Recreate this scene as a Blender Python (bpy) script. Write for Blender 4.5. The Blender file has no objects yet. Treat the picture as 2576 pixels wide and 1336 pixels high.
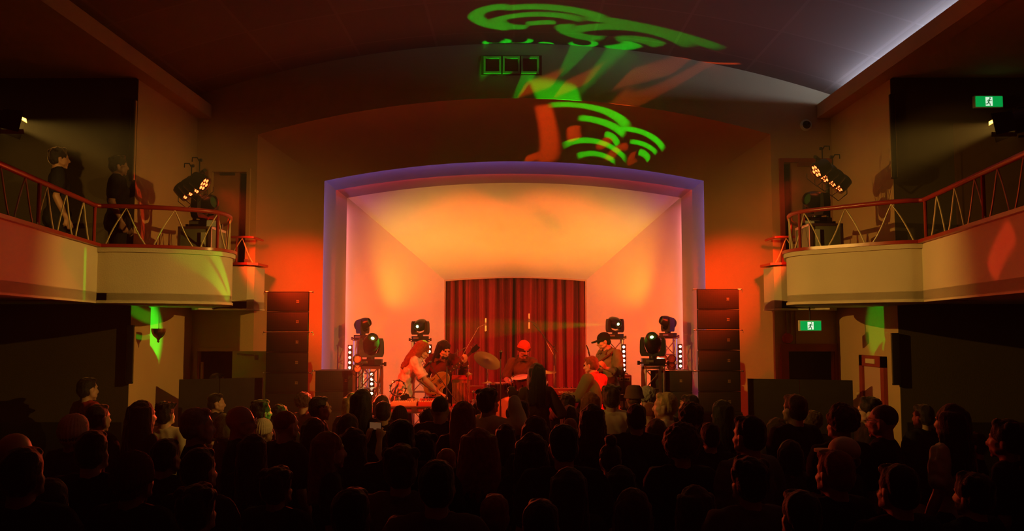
import bpy, bmesh, math, random
from mathutils import Vector, Matrix, Euler, noise
random.seed(7)
PI = math.pi
S = bpy.context.scene
COL = S.collection
# ------------------------------------------------------------------ camera
F_PX, CX, CY, HZ = 2150.0, 1293.0, 668.0, 825.0
CAMZ = 2.5
PITCH = math.atan((HZ-CY)/F_PX)
cd = bpy.data.cameras.new('camera'); cam = bpy.data.objects.new('camera', cd); COL.objects.link(cam)
cd.sensor_width = 36.0; cd.lens = 36.0*F_PX/2576.0; cd.clip_end = 100; cd.clip_start = .05
cam.location = (0, 0, CAMZ)
cam.rotation_euler = (PI/2+PITCH, 0, math.atan(5/F_PX))
S.camera = cam
S.view_settings.view_transform = 'Standard'; S.view_settings.look = 'None'
S.view_settings.exposure = 0.0; S.view_settings.gamma = 1.0; S.view_settings.use_curve_mapping = False
w = bpy.data.worlds.new('world'); S.world = w; w.use_nodes = True
w.node_tree.nodes['Background'].inputs[0].default_value = (.02, .004, .002, 1)
w.node_tree.nodes['Background'].inputs[1].default_value = 0.01
vs = w.node_tree.nodes.new('ShaderNodeVolumeScatter'); vs.inputs['Density'].default_value = .0055; vs.inputs['Anisotropy'].default_value = .25   # thin haze in the whole hall
w.node_tree.links.new(vs.outputs[0], w.node_tree.nodes['World Output'].inputs['Volume'])
cy = S.cycles
cy.max_bounces = 5; cy.diffuse_bounces = 3; cy.glossy_bounces = 2; cy.transmission_bounces = 3; cy.volume_bounces = 0
cy.transparent_max_bounces = 6; cy.caustics_reflective = False; cy.caustics_refractive = False
cy.sample_clamp_indirect = 3.0; cy.use_denoising = True; cy.use_adaptive_sampling = True; cy.adaptive_threshold = .03
def at(px, py, D):
    """world point on the plane y = D seen at pixel (px, py) of the photograph"""
    u = (px-CX)/F_PX; v = (CY-py)/F_PX
    c, s = math.cos(PITCH), math.sin(PITCH)
    k = D/(c-v*s)
    return Vector((u*k, D, CAMZ+(s+v*c)*k))
# ------------------------------------------------------------------ lights
def aim(o, tgt):
    o.rotation_euler = (Vector(tgt)-o.location).to_track_quat('-Z', 'Y').to_euler()
def spot(name, loc, tgt, col, power, ang, blend=.4, rad=.06):
    l = bpy.data.lights.new(name, 'SPOT'); l.color = col; l.energy = power
    l.spot_size = math.radians(ang); l.spot_blend = blend; l.shadow_soft_size = rad
    o = bpy.data.objects.new(name, l); COL.objects.link(o); o.location = loc; aim(o, tgt); return o
def strip(name, a, b, face, col, power, wd=.03):
    """thin rectangular LED strip from a to b, shining towards direction face"""
    a, b = Vector(a), Vector(b); d = b-a; L = d.length
    l = bpy.data.lights.new(name, 'AREA'); l.shape = 'RECTANGLE'; l.size = L; l.size_y = wd
    l.color = col; l.energy = power
    o = bpy.data.objects.new(name, l); COL.objects.link(o)
    x = d.normalized(); z = -Vector(face); z = (z-x*z.dot(x)).normalized(); y = z.cross(x)
    o.matrix_world = Matrix(((x.x, y.x, z.x, (a.x+b.x)/2), (x.y, y.y, z.y, (a.y+b.y)/2), (x.z, y.z, z.z, (a.z+b.z)/2), (0, 0, 0, 1)))
    return o
# fresnels hung over both side balconies (warm), one per side
FL = at(-6, 300, 7.0); FR = at(2558, 308, 6.9)
WARM = (1., .52, .08)
FLT, FRT = Vector((3.7, 11.2, 2.55)), Vector((-3.7, 11.2, 2.55))
for P_, T_ in ((FL, FLT), (FR, FRT)): spot('fresnel_beam', P_-(T_-P_).normalized()*.03, T_, WARM, 1250, 50, .5, .03)
spot('fresnel_spill', FL+Vector((-.1, .2, -.02)), (-5.7, 10.5, 3.95), WARM, 130, 36, .5, .04)
spot('fresnel_spill', FR+Vector((.1, .2, -.02)), (5.4, 10.5, 4.2), WARM, 60, 36, .5, .04)
# red LED par lamps on the balcony stands
RED = (1., .035, .004)
PL, PR = at(512, 455, 10.2), at(2055, 430, 10.2)
spot('par_beam', PL+Vector((.15, .05, -.1)), (-.2, 14.0, 1.4), RED, 1250, 70, .8, .08)
spot('par_beam', PR+Vector((-.15, .05, -.1)), (.2, 14.0, 1.4), RED, 1250, 70, .8, .08)
spot('par_beam', PL+Vector((.3, .1, -.25)), (-3.35, 13.0, 3.2), RED, 900, 36, 1., .08)
spot('par_beam', PR+Vector((-.3, .1, -.25)), (3.35, 13.0, 3.2), RED, 900, 36, 1., .08)
# rear moving heads wash the shell amber, helped by added spots without fixtures
AMB = (1., .25, .045)
for sg in (-1, 1):
    spot('shell_wash', (sg*1.9, 14.8, 2.3), (sg*1.25, 16.0, 4.4), (1., .60, .03), 125, 95, .8, .05)
    spot('shell_wash', (sg*2.35, 13.75, 2.95), (-sg*2.0, 16.3, 2.75), AMB, 560, 58, .8, .05)
    spot('shell_wash', (sg*.60, 13.2, 1.2), (sg*.66, 15.9, 4.35), (1., .08, .01), 700, 44, 1., .05)  # added red spot for the ceiling bands, no lamp stands here
spot('shell_wash', (0, 14.6, 1.2), (0, 16.3, 4.3), (1., .42, .05), 25, 44, .7, .05)  # added centre spot, no fixture at this point
# violet and pink LED strips behind the lips of the stepped surround
VIO, PNK = (.24, .17, 1.), (1., .22, .30)
for sg in (-1, 1):
    strip('step_strip', (sg*3.05, 13.46, .7), (sg*3.05, 13.46, 4.7), (-sg*.25, 1, 0), VIO, 5)
    strip('step_strip', (sg*2.97, 13.92, .7), (sg*2.97, 13.92, 4.6), (-sg*.25, 1, 0), (.62, .06, .35), 2.2)
    strip('step_strip', (sg*2.86, 14.36, .7), (sg*2.86, 14.36, 4.5), (-sg*.2, 1, 0), PNK, 8)
for k in range(6):
    x0, x1 = -3+k, -2+k
    f = lambda x, zc, za, X: za-(za-zc)*(x/X)**2
    strip('step_strip', (x0, 13.46, f(x0, 4.86, 5.13, 3.0)), (x1, 13.46, f(x1, 4.86, 5.13, 3.0)), (0, 1, -.3), VIO, .8)
    if abs(x0+.5) < 2.6: strip('step_strip', (x0, 13.92, f(x0, 4.78, 5.05, 2.95)), (x1, 13.92, f(x1, 4.78, 5.05, 2.95)), (0, 1, -.3), (1., .05, .10), 1.2)
# cool strip light in the cove above the right-hand beam
strip('cove_strip', (4.91, 3.0, 5.78), (4.91, 6.8, 5.78), (-.5, 0, .9), (.35, .75, 1.), 42, .06)
strip('cove_strip', (4.91, 8.6, 5.78), (4.91, 12.0, 5.78), (-.5, 0, .9), (.42, .60, 1.), 48, .06)

# patterned (gobo) beams of the front moving heads: each gobo is a set of arcs (cx, cy, r, mx, my, half length, half width) in the beam's own angular coordinates
GL = ((1.9225, 12.0078, 2.4057), (-3.746, 9.539, 3.054), [(0.12101, 0.07964, 0.12301, 0.01579, 0.01592, 0.07126, 0.0096), (0.30451, 0.20606, 0.32316, 0.03956, 0.02103, 0.05403, 0.00894), (-3.71219, -0.06158, 3.67324, -0.03927, -0.0129, 0.0404, 0.00573), (0.31614, 0.38289, 0.45519, 0.235, -0.065, 0.06556, 0.01257), (0.24902, 0.06194, 0.17166, 0.24662, -0.1097, 0.04738, 0.00482)])
GG = ((-1.9701, 12.0129, 2.389), (4.7, 10.708, 2.3763), [(0.6434, -0.04902, 0.63409, 0.00931, -0.0503, 0.03458, 0.00965), (0.73958, 0.0067, 0.71292, 0.02894, -0.07354, 0.01743, 0.00209), (0.01796, -0.03643, 0.05486, -0.03094, -0.01157, 0.01363, 0.00419)])
GRL = ((1.9225, 12.0078, 2.4057), (-5.6176, 10.5, 3.799), [(-0.59196, -0.11013, 0.0954, -0.50753, -0.06571, 0.0295, 0.01439), (-0.10227, 0.01317, 0.11246, -0.00855, 0.07533, 0.20578, 0.0076)])
GRR = ((-1.9701, 12.0129, 2.389), (3.9788, 7.0618, 3.1082), [(0.08707, -0.09556, 0.12226, 0.01345, 0.00205, 0.03417, 0.01773)])
GA = ((-1.9701, 12.0129, 2.389), (1.0571, 11.8798, 6.7004), [(0.12401, 0.22261, 0.07092, 0.17899, 0.26742, 0.08269, 0.01887), (-0.08038, 0.16462, 0.26522, 0.17011, 0.07745, 0.12961, 0.01662), (0.15125, 0.15099, 0.14301, 0.06409, 0.26436, 0.08783, 0.01976), (-0.05302, 0.13132, 0.17989, 0.12682, 0.13552, 0.13146, 0.01512), (0.08972, 0.16234, 0.06526, 0.04273, 0.20763, 0.06187, 0.01655), (-0.20919, 0.07085, 0.27417, 0.06117, 0.11636, 0.03971, 0.01417), (-1.02125, 0.28999, 1.16007, 0.05923, -0.13229, 0.15851, 0.01701), (-0.11233, -0.08061, 0.16465, 0.05188, -0.09259, 0.15062, 0.0191), (0.03088, -0.02222, 0.07946, -0.0221, 0.03699, 0.07965, 0.01867), (-0.08515, -0.1137, 0.05883, -0.02636, -0.11592, 0.05567, 0.02022), (-0.0868, 0.25047, 0.04123, -0.12661, 0.23977, 0.05635, 0.0097), (-0.08014, 0.18935, 0.04441, -0.12362, 0.18031, 0.05811, 0.00826), (-0.09039, 0.09579, 0.03282, -0.12209, 0.10431, 0.02364, 0.0213), (-0.08966, 0.01198, 0.0311, -0.11803, -0.00077, 0.04933, 0.00751), (-0.01852, -0.0018, 0.1133, -0.0935, -0.08674, 0.04661, 0.02105)])
GB = ((1.9225, 12.0078, 2.4057), (1.4111, 13.1762, 5.5688), [(0.9072, -2.697, 3.05236, -0.26626, 0.12078, 0.09043, 0.00623), (-0.07852, -0.17675, 0.29432, -0.09415, 0.11716, 0.18938, 0.02335), (-0.00705, -0.24264, 0.28545, -0.01881, 0.04258, 0.11235, 0.01717), (0.18525, -0.17858, 0.2571, 0.17061, 0.0781, 0.13027, 0.01321), (0.21794, -0.18451, 0.21289, 0.19904, 0.02754, 0.07524, 0.00972), (0.21212, -0.07618, 0.06875, 0.21843, -0.00773, 0.03449, 0.01253), (0.04944, -0.33363, 0.28339, -0.01707, -0.05816, 0.15459, 0.00991), (0.07015, -0.35583, 0.26493, -0.00607, -0.1021, 0.09409, 0.00808), (0.03258, -0.06145, 0.05495, 0.0464, -0.00827, 0.04131, 0.0134)])
GR = ((-1.9701, 12.0129, 2.389), (1.2707, 12.9984, 5.7142), [(0.17725, -0.14207, 0.35877, -0.09172, 0.09536, 0.12624, 0.02785), (-0.02212, -0.0244, 0.06349, -0.07243, 0.01433, 0.03013, 0.01802), (0.05139, 0.28123, 0.32047, -0.1644, 0.04431, 0.03749, 0.01021), (-0.04737, -0.14668, 0.0217, -0.04859, -0.12501, 0.02426, 0.01212), (-0.06601, 0.0233, 0.10569, -0.05222, -0.08149, 0.01923, 0.01507), (-0.01151, -0.18607, 0.02982, -0.04008, -0.17753, 0.01839, 0.00623), (-10.52823, -3.85925, 11.34122, 0.04963, 0.23124, 0.04426, 0.00556), (1.13433, 0.60303, 1.15309, 0.08008, 0.13596, 0.03243, 0.00564), (4.53304, 1.71105, 4.72742, 0.126, 0.00037, 0.04628, 0.00564), (0.29402, 0.04455, 0.18522, 0.14095, -0.05974, 0.08615, 0.00701)])
def gobo(name, src, tgt, arcs, col, power, ang, wm=1.):
    o = spot(name, src, tgt, col, power, ang, .15, .004); l = o.data; l.use_nodes = True; nt = l.node_tree; N = nt.nodes; L = nt.links
    em = [n for n in N if n.type == 'EMISSION'][0]
    tc = N.new('ShaderNodeTexCoord'); sp = N.new('ShaderNodeSeparateXYZ'); L.new(tc.outputs['Normal'], sp.inputs[0])
    def mth(op, a, b=None, clamp=False):
        n = N.new('ShaderNodeMath'); n.operation = op; n.use_clamp = clamp
        for i, v in enumerate((a, b)):
            if v is None: continue
            if isinstance(v, (int, float)): n.inputs[i].default_value = v
            else: L.new(v, n.inputs[i])
        return n.outputs[0]
    nz = mth('MULTIPLY', sp.outputs['Z'], GS[2]); u, v = mth('DIVIDE', mth('MULTIPLY', sp.outputs['X'], GS[0]), nz), mth('DIVIDE', mth('MULTIPLY', sp.outputs['Y'], GS[1]), nz)
    cb = N.new('ShaderNodeCombineXYZ'); L.new(u, cb.inputs[0]); L.new(v, cb.inputs[1]); P = cb.outputs[0]
    def dist(c):
        n = N.new('ShaderNodeVectorMath'); n.operation = 'DISTANCE'; L.new(P, n.inputs[0]); n.inputs[1].default_value = (c[0], c[1], 0); return n.outputs['Value']
    def ramp(x, a, b):
        n = N.new('ShaderNodeMapRange'); n.interpolation_type = 'SMOOTHSTEP'; L.new(x, n.inputs['Value']); n.inputs['From Min'].default_value = a; n.inputs['From Max'].default_value = b
        n.inputs['To Min'].default_value = 1; n.inputs['To Max'].default_value = 0; return n.outputs[0]
    tot = None
    for cx, cy_, r, mx, my, hl, w_ in arcs:
        w_ *= wm
        ring = ramp(mth('ABSOLUTE', mth('SUBTRACT', dist((cx, cy_)), r)), w_*.55, w_*1.25)
        a = mth('MULTIPLY', ring, ramp(dist((mx, my)), hl*.82, hl*1.06))
        tot = a if tot is None else mth('MAXIMUM', tot, a)
    L.new(tot, em.inputs['Strength']); return o
GS = (1., 1., -1.)
gobo('gobo_beam', GA[0], GA[1], GA[2][:10], (.0, 1., .02), 1100, 55, 1.25)
gobo('gobo_beam', GA[0], GA[1], GA[2][10:], (.0, 1., .02), 2600, 60, 1.1)
gobo('gobo_beam', GB[0], GB[1], GB[2][1:], (.01, 1., .01), 1000, 60, 1.1)
gobo('gobo_beam', GB[0], GB[1], GB[2][:1], (.01, 1., .01), 4000, 60, 1.1)
gobo('gobo_beam', GR[0], GR[1], GR[2][:6], (1., .09, .01), 900, 75)
gobo('gobo_beam', GR[0], GR[1], GR[2][6:], (1., .12, .01), 2200, 80, .75)
gobo('gobo_beam', GL[0], GL[1], GL[2], (.02, 1., .02), 650, 50)
gobo('gobo_beam', GG[0], GG[1], GG[2], (.02, 1., .02), 500, 30)
gobo('gobo_beam', GRL[0], GRL[1], GRL[2], (1., .05, .01), 700, 40)
gobo('gobo_beam', GRR[0], GRR[1], GRR[2], (1., .04, .01), 900, 40)
spot('green_beam', (1.46, 13.60, 2.56), (-2.75, 11.75, 2.42), (.02, 1., .03), 4200, 10, .6, .02)
spot('green_beam', (-1.42, 13.60, 2.56), (3.0, 11.7, 2.50), (.03, 1., .03), 700, 9, .6, .02)
# round pars by the front towers shining red over the crowd, and a green head beam grazing the left of the crowd
for x_, y_ in ((-2.20, 11.80), (2.08, 12.35)): spot('crowd_par', (x_, y_, 2.16), (x_*.2, 6.0, 1.6), (1., .07, .02), 420, 120, .6, .06)
spot('green_beam', (1.92, 11.95, 2.42), (-3.25, 9.3, 1.62), (.03, 1., .04), 520, 13, .6, .03)
spot('green_beam', (1.92, 11.95, 2.42), (-2.2, 9.9, 1.66), (.03, 1., .04), 160, 7, .6, .03)

# ------------------------------------------------------------------ materials
MAT = {}
def mat(name, col, rough=.6, metal=0., bump=0., bscale=40., var=0., emit=None, es=0., spec=.4, vscale=6.):
    if name in MAT: return MAT[name]
    m = bpy.data.materials.new(name); m.use_nodes = True; nt = m.node_tree; b = nt.nodes['Principled BSDF']
    b.inputs['Base Color'].default_value = (*col, 1); b.inputs['Roughness'].default_value = rough
    b.inputs['Metallic'].default_value = metal; b.inputs['Specular IOR Level'].default_value = spec
    if emit: b.inputs['Emission Color'].default_value = (*emit, 1); b.inputs['Emission Strength'].default_value = es
    if bump or var: tc = nt.nodes.new('ShaderNodeTexCoord')
    if bump:
        n = nt.nodes.new('ShaderNodeTexNoise'); n.inputs['Scale'].default_value = bscale; n.inputs['Detail'].default_value = 3
        bp = nt.nodes.new('ShaderNodeBump'); bp.inputs['Strength'].default_value = bump; bp.inputs['Distance'].default_value = .01
        nt.links.new(tc.outputs['Object'], n.inputs['Vector']); nt.links.new(n.outputs['Fac'], bp.inputs['Height']); nt.links.new(bp.outputs['Normal'], b.inputs['Normal'])
    if var:
        n = nt.nodes.new('ShaderNodeTexNoise'); n.inputs['Scale'].default_value = vscale; n.inputs['Detail'].default_value = 4
        r = nt.nodes.new('ShaderNodeValToRGB'); r.color_ramp.elements[0].position = .3; r.color_ramp.elements[1].position = .7
        r.color_ramp.elements[0].color = (*[c*(1-var) for c in col], 1); r.color_ramp.elements[1].color = (*[min(1, c*(1+var)) for c in col], 1)
        nt.links.new(tc.outputs['Object'], n.inputs['Vector']); nt.links.new(n.outputs['Fac'], r.inputs['Fac']); nt.links.new(r.outputs['Color'], b.inputs['Base Color'])
    MAT[name] = m; return m
def plaster(name, col): return mat(name, col, .85, bump=.25, bscale=70, var=.05, vscale=1.5, spec=.15)
M_WALL = plaster('light-tinted plaster', (.55, .36, .18))  # red of the par light and bounce put into the wall colour
M_RING = plaster('ochre plaster', (.42, .25, .12))
M_SHELL = plaster('stage shell plaster', (.75, .68, .58))
M_STEP = plaster('step plaster', (.36, .31, .27))  # darker copy of the shell plaster, dimmer bounce put into the colour
M_PARA = plaster('balcony plaster', (.70, .62, .45))
M_DARKW = plaster('dark plaster', (.20, .17, .12))
M_WING = plaster('dark side plaster', (.075, .058, .036))  # darkened to hide fresnel light and shadows, shade put into the colour
M_REDW = mat('red brown gloss paint', (.38, .035, .022), .28, bump=.05, var=.08)
M_FRAME = mat('red brown woodwork', (.30, .035, .02), .5, bump=.1, var=.15)
M_DOOR = mat('door paint', (.42, .20, .11), .5, var=.1)
M_BLACK = mat('black paint', (.012, .011, .011), .55, bump=.1, bscale=200)
M_BLK2 = mat('black plastic', (.015, .014, .014), .35)
M_METAL = mat('brushed aluminium', (.62, .60, .58), .32, 1., bump=.05)
M_CHROME = mat('chrome', (.8, .8, .8), .12, 1.)
M_STEEL = mat('dark steel', (.10, .10, .10), .4, .8)
M_WOODFL = mat('dark floorboards', (.035, .018, .010), .45, bump=.1, var=.3, vscale=3)
M_STAGEFL = mat('stage deck', (.05, .04, .035), .55, bump=.1, var=.2)
M_ROD = mat('cream enamel rod', (.75, .62, .35), .35)
M_SKIN = mat('skin', (.50, .29, .20), .5, var=.06)
def ceiling_mat():
    m = bpy.data.materials.new('panelled ceiling'); m.use_nodes = True; nt = m.node_tree; b = nt.nodes['Principled BSDF']
    b.inputs['Roughness'].default_value = .8; b.inputs['Specular IOR Level'].default_value = .15
    tc = nt.nodes.new('ShaderNodeTexCoord'); mp = nt.nodes.new('ShaderNodeMapping'); mp.inputs['Rotation'].default_value = (0, 0, PI/2)
    br = nt.nodes.new('ShaderNodeTexBrick'); br.offset = 0; br.inputs['Scale'].default_value = 1
    br.inputs['Brick Width'].default_value = 1.2; br.inputs['Row Height'].default_value = 1.15; br.inputs['Mortar Size'].default_value = .02
    br.inputs['Color1'].default_value = (.26, .17, .12, 1); br.inputs['Color2'].default_value = (.30, .20, .14, 1); br.inputs['Mortar'].default_value = (.33, .22, .16, 1)
    nt.links.new(tc.outputs['Object'], mp.inputs[0]); nt.links.new(mp.outputs[0], br.inputs[0]); nt.links.new(br.outputs[0], b.inputs['Base Color']); return m
M_CEIL = ceiling_mat()
# ------------------------------------------------------------------ mesh helpers
class MB:
    def __init__(s): s.bm = bmesh.new()
    def face(s, pts):
        try: return s.bm.faces.new([s.bm.verts.new(p) for p in pts])
        except ValueError: return None
    def box(s, a, b, mtx=None, bev=0.):
        x0, y0, z0 = a; x1, y1, z1 = b
        v = [Vector((x, y, z)) for x in (x0, x1) for y in (y0, y1) for z in (z0, z1)]
        if mtx: v = [mtx@p for p in v]
        vs = [s.bm.verts.new(p) for p in v]
        fs = [s.bm.faces.new([vs[i] for i in f]) for f in ((0, 1, 3, 2), (4, 6, 7, 5), (0, 4, 5, 1), (2, 3, 7, 6), (0, 2, 6, 4), (1, 5, 7, 3))]
        if bev:
            es = list({e for f in fs for e in f.edges})
            bmesh.ops.bevel(s.bm, geom=es, offset=bev, segments=2, affect='EDGES', profile=.6)
        return s
    def cbox(s, c, d, rot=None, bev=0.):
        m = Matrix.Translation(c) @ (rot.to_matrix().to_4x4() if rot else Matrix())
        return s.box((-d[0]/2, -d[1]/2, -d[2]/2), (d[0]/2, d[1]/2, d[2]/2), m, bev)
    def rings(s, rings, closed=False, cap=True):
        vr = [[s.bm.verts.new(p) for p in r] for r in rings]; n = len(vr[0])
        R = len(vr)
        for i in range(R if closed else R-1):
            a, b = vr[i], vr[(i+1) % R]
            for j in range(n): s.bm.faces.new((a[j], a[(j+1) % n], b[(j+1) % n], b[j]))
        if cap and not closed:
            s.bm.faces.new(list(reversed(vr[0]))); s.bm.faces.new(vr[-1])
        return s
    def tube(s, pts, r, n=8, closed=False, cap=True):
        pts = [Vector(p) for p in pts]; R = []; N = len(pts)
        rr = r if isinstance(r, (list, tuple)) else [r]*N
        up = None
        for i, p in enumerate(pts):
            if closed: t = (pts[(i+1) % N]-pts[i-1])
            else: t = pts[min(i+1, N-1)]-pts[max(i-1, 0)]
            t.normalize()
            if up is None: up = Vector((0, 0, 1)) if abs(t.z) < .9 else Vector((1, 0, 0))
            a = up - t*up.dot(t)
            if a.length < 1e-5: a = t.orthogonal()
            a.normalize(); up = a; b = t.cross(a)
            R.append([p+(a*math.cos(2*PI*k/n)+b*math.sin(2*PI*k/n))*rr[i] for k in range(n)])
        return s.rings(R, closed, cap)
    def cyl(s, a, b, r0, r1=None, n=16): return s.tube([a, b], [r0, r0 if r1 is None else r1], n)
    def lathe(s, prof, c=(0, 0, 0), axis=(0, 0, 1), n=24, cap=True):
        q = Vector((0, 0, 1)).rotation_difference(Vector(axis)); c = Vector(c)
        R = [[c+q@Vector((r*math.cos(2*PI*k/n), r*math.sin(2*PI*k/n), z)) for k in range(n)] for r, z in prof]
        return s.rings(R, False, cap)
    def ball(s, c, r, n=12, m=None):
        rx, ry, rz = (r, r, r) if not isinstance(r, (tuple, list)) else r
        mt = Matrix.Translation(c)@(m or Matrix())@Matrix.Diagonal((rx, ry, rz, 1))
        bmesh.ops.create_uvsphere(s.bm, u_segments=n, v_segments=max(6, n*2//3), radius=1, matrix=mt); return s
    def caps(s, a, b, r0, r1=None, n=12):
        """tapered capsule"""
        a, b = Vector(a), Vector(b); r1 = r0 if r1 is None else r1; d = b-a; L = max(d.length, 1e-4); t = d/L
        prof = [(r0*math.sin(k*PI/8)+1e-4, -r0*math.cos(k*PI/8)) for k in range(0, 5)]+[(r1*math.cos(k*PI/8)+1e-4, L+r1*math.sin(k*PI/8)) for k in range(0, 5)]
        return s.lathe(prof, a, t, n)
    def loft(s, loops, closed=False):
        vr = [[s.bm.verts.new(p) for p in r] for r in loops]
        for a, b in zip(vr, vr[1:]):
            for j in range(len(a)-(0 if closed else 1)):
                k = (j+1) % len(a); s.bm.faces.new((a[j], a[k], b[k], b[j]))
        return s
    def prism(s, poly, z0, z1, mtx=None):
        m = mtx or Matrix()
        lo = [s.bm.verts.new(m@Vector((x, y, z0))) for x, y in poly]; hi = [s.bm.verts.new(m@Vector((x, y, z1))) for x, y in poly]; n = len(poly)
        s.bm.faces.new(list(reversed(lo))); s.bm.faces.new(hi)
        for i in range(n): s.bm.faces.new((lo[i], lo[(i+1) % n], hi[(i+1) % n], hi[i]))
        return s
    def mesh(s, name, smooth=True, ang=40):
        bmesh.ops.recalc_face_normals(s.bm, faces=s.bm.faces)
        me = bpy.data.meshes.new(name)
        for f in s.bm.faces: f.smooth = smooth
        if smooth:
            for e in s.bm.edges:
                if len(e.link_faces) == 2 and e.calc_face_angle(0) > math.radians(ang): e.smooth = False
        s.bm.to_mesh(me); s.bm.free(); return me
    def build(s, name, m, parent=None, smooth=True, ang=40, kind=None):
        o = bpy.data.objects.new(name, s.mesh(name, smooth, ang)); COL.objects.link(o)
        o.data.materials.append(m)
        if parent: o.parent = parent
        if kind: o['kind'] = kind
        return o
def struct(name, mb, m, **k): return mb.build(name, m, kind='structure', **k)
def tag(o, label, cat, group=None):
    o['label'] = label; o['category'] = cat
    if group: o['group'] = group
    return o
def thing(name, label, cat, loc=(0, 0, 0), rz=0, group=None):
    o = bpy.data.objects.new(name, None); COL.objects.link(o); o.location = loc; o.rotation_euler = (0, 0, rz); o.empty_display_size = .1
    return tag(o, label, cat, group)
def kids(o): return [c for c in list(bpy.data.objects) if c.parent == o]
TREE = {}
def dup(root, loc, rz=None, label=None, group=None, scale=None):
    """a copy of a thing with copies of its parts and sub-parts (call while the source is complete)"""
    def cp(o, par):
        c = o.copy(); COL.objects.link(c)
        if par: c.parent = par
        for ch in TREE.setdefault(o.name, kids(o)): cp(ch, c)
        return c
    r = cp(root, None); r.location = loc
    if rz is not None: r.rotation_euler = (0, 0, rz)
    if scale: r.scale = (scale,)*3 if not isinstance(scale, (tuple, list)) else scale
    if label: r['label'] = label
    if group: r['group'] = group
    return r
def text_mesh(txt, size, m, parent, mtx, name='lettering', depth=.001):
    cu = bpy.data.curves.new('t', 'FONT'); cu.body = txt; cu.size = size; cu.extrude = depth; cu.align_x = 'CENTER'; cu.align_y = 'CENTER'
    t = bpy.data.objects.new('t', cu); COL.objects.link(t)
    me = bpy.data.meshes.new_from_object(t.evaluated_get(bpy.context.evaluated_depsgraph_get()))
    bpy.data.objects.remove(t); bpy.data.curves.remove(cu)
    me.materials.clear(); me.materials.append(m); me.transform(mtx)
    o = bpy.data.objects.new(name, me); COL.objects.link(o); o.parent = parent; return o
# ================================================================== THE HALL
D0 = 12.5
XW = 4.70                                        # side wall of the alcove
ZST = .62                                        # stage deck
def arch(D, xl, xr, zc, za, zb=0., n=28):
    P = [Vector((xl, D, zb)), Vector((xl, D, zc-.9)), Vector((xl, D, zc-.35)), Vector((xl, D, zc))]
    for i in range(1, n):
        t = i/n; x = xl+(xr-xl)*t; P.append(Vector((x, D, zc+(za-zc)*(1-(2*t-1)**2))))
    return P+[Vector((xr, D, zc)), Vector((xr, D, zc-.35)), Vector((xr, D, zc-.9)), Vector((xr, D, zb))]
def z_of(px, py, D): return at(px, py, D).z
def x_of(px, py, D): return at(px, py, D).x
# key stations of the proscenium  (D, half width, corner z, apex z)
RO = (D0, -3.80, 3.80, z_of(635, 338, D0), z_of(1290, 247, D0))
RI = (13.4, x_of(812, 700, 13.4), -x_of(812, 700, 13.4), z_of(812, 455, 13.4), z_of(1290, 406, 13.4))
B1 = (13.85, x_of(842, 700, 13.85), -x_of(842, 700, 13.85), z_of(842, 478, 13.85), z_of(1290, 437, 13.85))
B2 = (14.3, x_of(870, 700, 14.3), -x_of(870, 700, 14.3), z_of(871, 498, 14.3), z_of(1290, 460, 14.3))
def ceil_z(x): return 6.74-.76*(x/4.6)**2
# floor, stage
struct('floor', MB().box((-9.2, -4, -.2), (9.2, 18.5, 0)), M_WOODFL)
struct('stage', MB().box((-3.66, 11.75, 0), (3.66, 12.5, ZST)).box((-3.66, 12.5, 0), (3.66, 18, ZST)), M_STAGEFL)
# main barrel ceiling
mb = MB(); ny = 14
mb.loft([[Vector((x*.1*4.95/4.9, y, ceil_z(x*.1))) for x in range(-49, 50, 2)] for y in [-4+16.58*k/ny for k in range(ny+1)]])
struct('ceiling', mb, M_CEIL)
for sg, nm in ((-1, 'left'), (1, 'right')):
    struct('ceiling_'+nm, MB().box((sg*4.70, -4, 5.62), (sg*9.2, 10.6, 5.75)).box((sg*4.70, 10.6, 5.62), (sg*4.85, 12.5, 5.75)).box((sg*4.93, -4, 5.75), (sg*5.0, 12.5, 6.1)), M_WALL)
    struct('trim_'+('1' if sg < 0 else '2'), MB().box((sg*4.49, -4, 5.60), (sg*4.70, 12.48, 5.80)), M_WALL)
# front wall with the arched opening and door holes
def hole_wall(name, x0, x1, zf, holes, y, m, depth=.12):
    """wall in the plane y: columns split around rectangular holes (xa, xb, za, zb); zf(x)->(zlow, zhigh)"""
    xs = sorted(set([x0, x1]+[h[0] for h in holes]+[h[1] for h in holes]+[x0+(x1-x0)*k/24 for k in range(25)]))
    xs = [x for x in xs if x0 <= x <= x1]; mb = MB()
    for a, b in zip(xs, xs[1:]):
        if b-a < 1e-4: continue
        mid = (a+b)/2; lo_a, hi_a = zf(a); lo_b, hi_b = zf(b)
        cuts = sorted([(h[2], h[3]) for h in holes if h[0] <= mid <= h[1]])
        segs = []; ca, cb = lo_a, lo_b
        for c in cuts: segs.append((ca, cb, c[0], c[0])); ca = cb = c[1]
        segs.append((ca, cb, hi_a, hi_b))
        for s0, s1, t0, t1 in segs:
            if t0-s0 < 1e-3 and t1-s1 < 1e-3: continue
            F = [Vector((a, y, s0)), Vector((b, y, s1)), Vector((b, y, t1)), Vector((a, y, t0))]
            mb.rings([F, [p+Vector((0, depth, 0)) for p in F]])
    return struct(name, mb, m, smooth=False)
def rarch(x): return RO[3]+(RO[4]-RO[3])*(1-(x/3.8)**2)
LD = (x_of(497, 930, D0), x_of(592, 930, D0), 0, z_of(540, 884, D0))        # open door, lower left
RD = (x_of(1982, 930, D0), x_of(2098, 930, D0), 0, z_of(2040, 884, D0))     # dark doorway, lower right
UL = (x_of(532, 560, D0), x_of(620, 560, D0), 2.85, z_of(575, 433, D0))
UR = (x_of(1972, 560, D0), x_of(2098, 560, D0), 2.85, z_of(2030, 410, D0))
hole_wall('wall_front_left', -4.95, -3.8, lambda x: (0, ceil_z(x)+.03), [LD, UL], D0, M_WALL)
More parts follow.
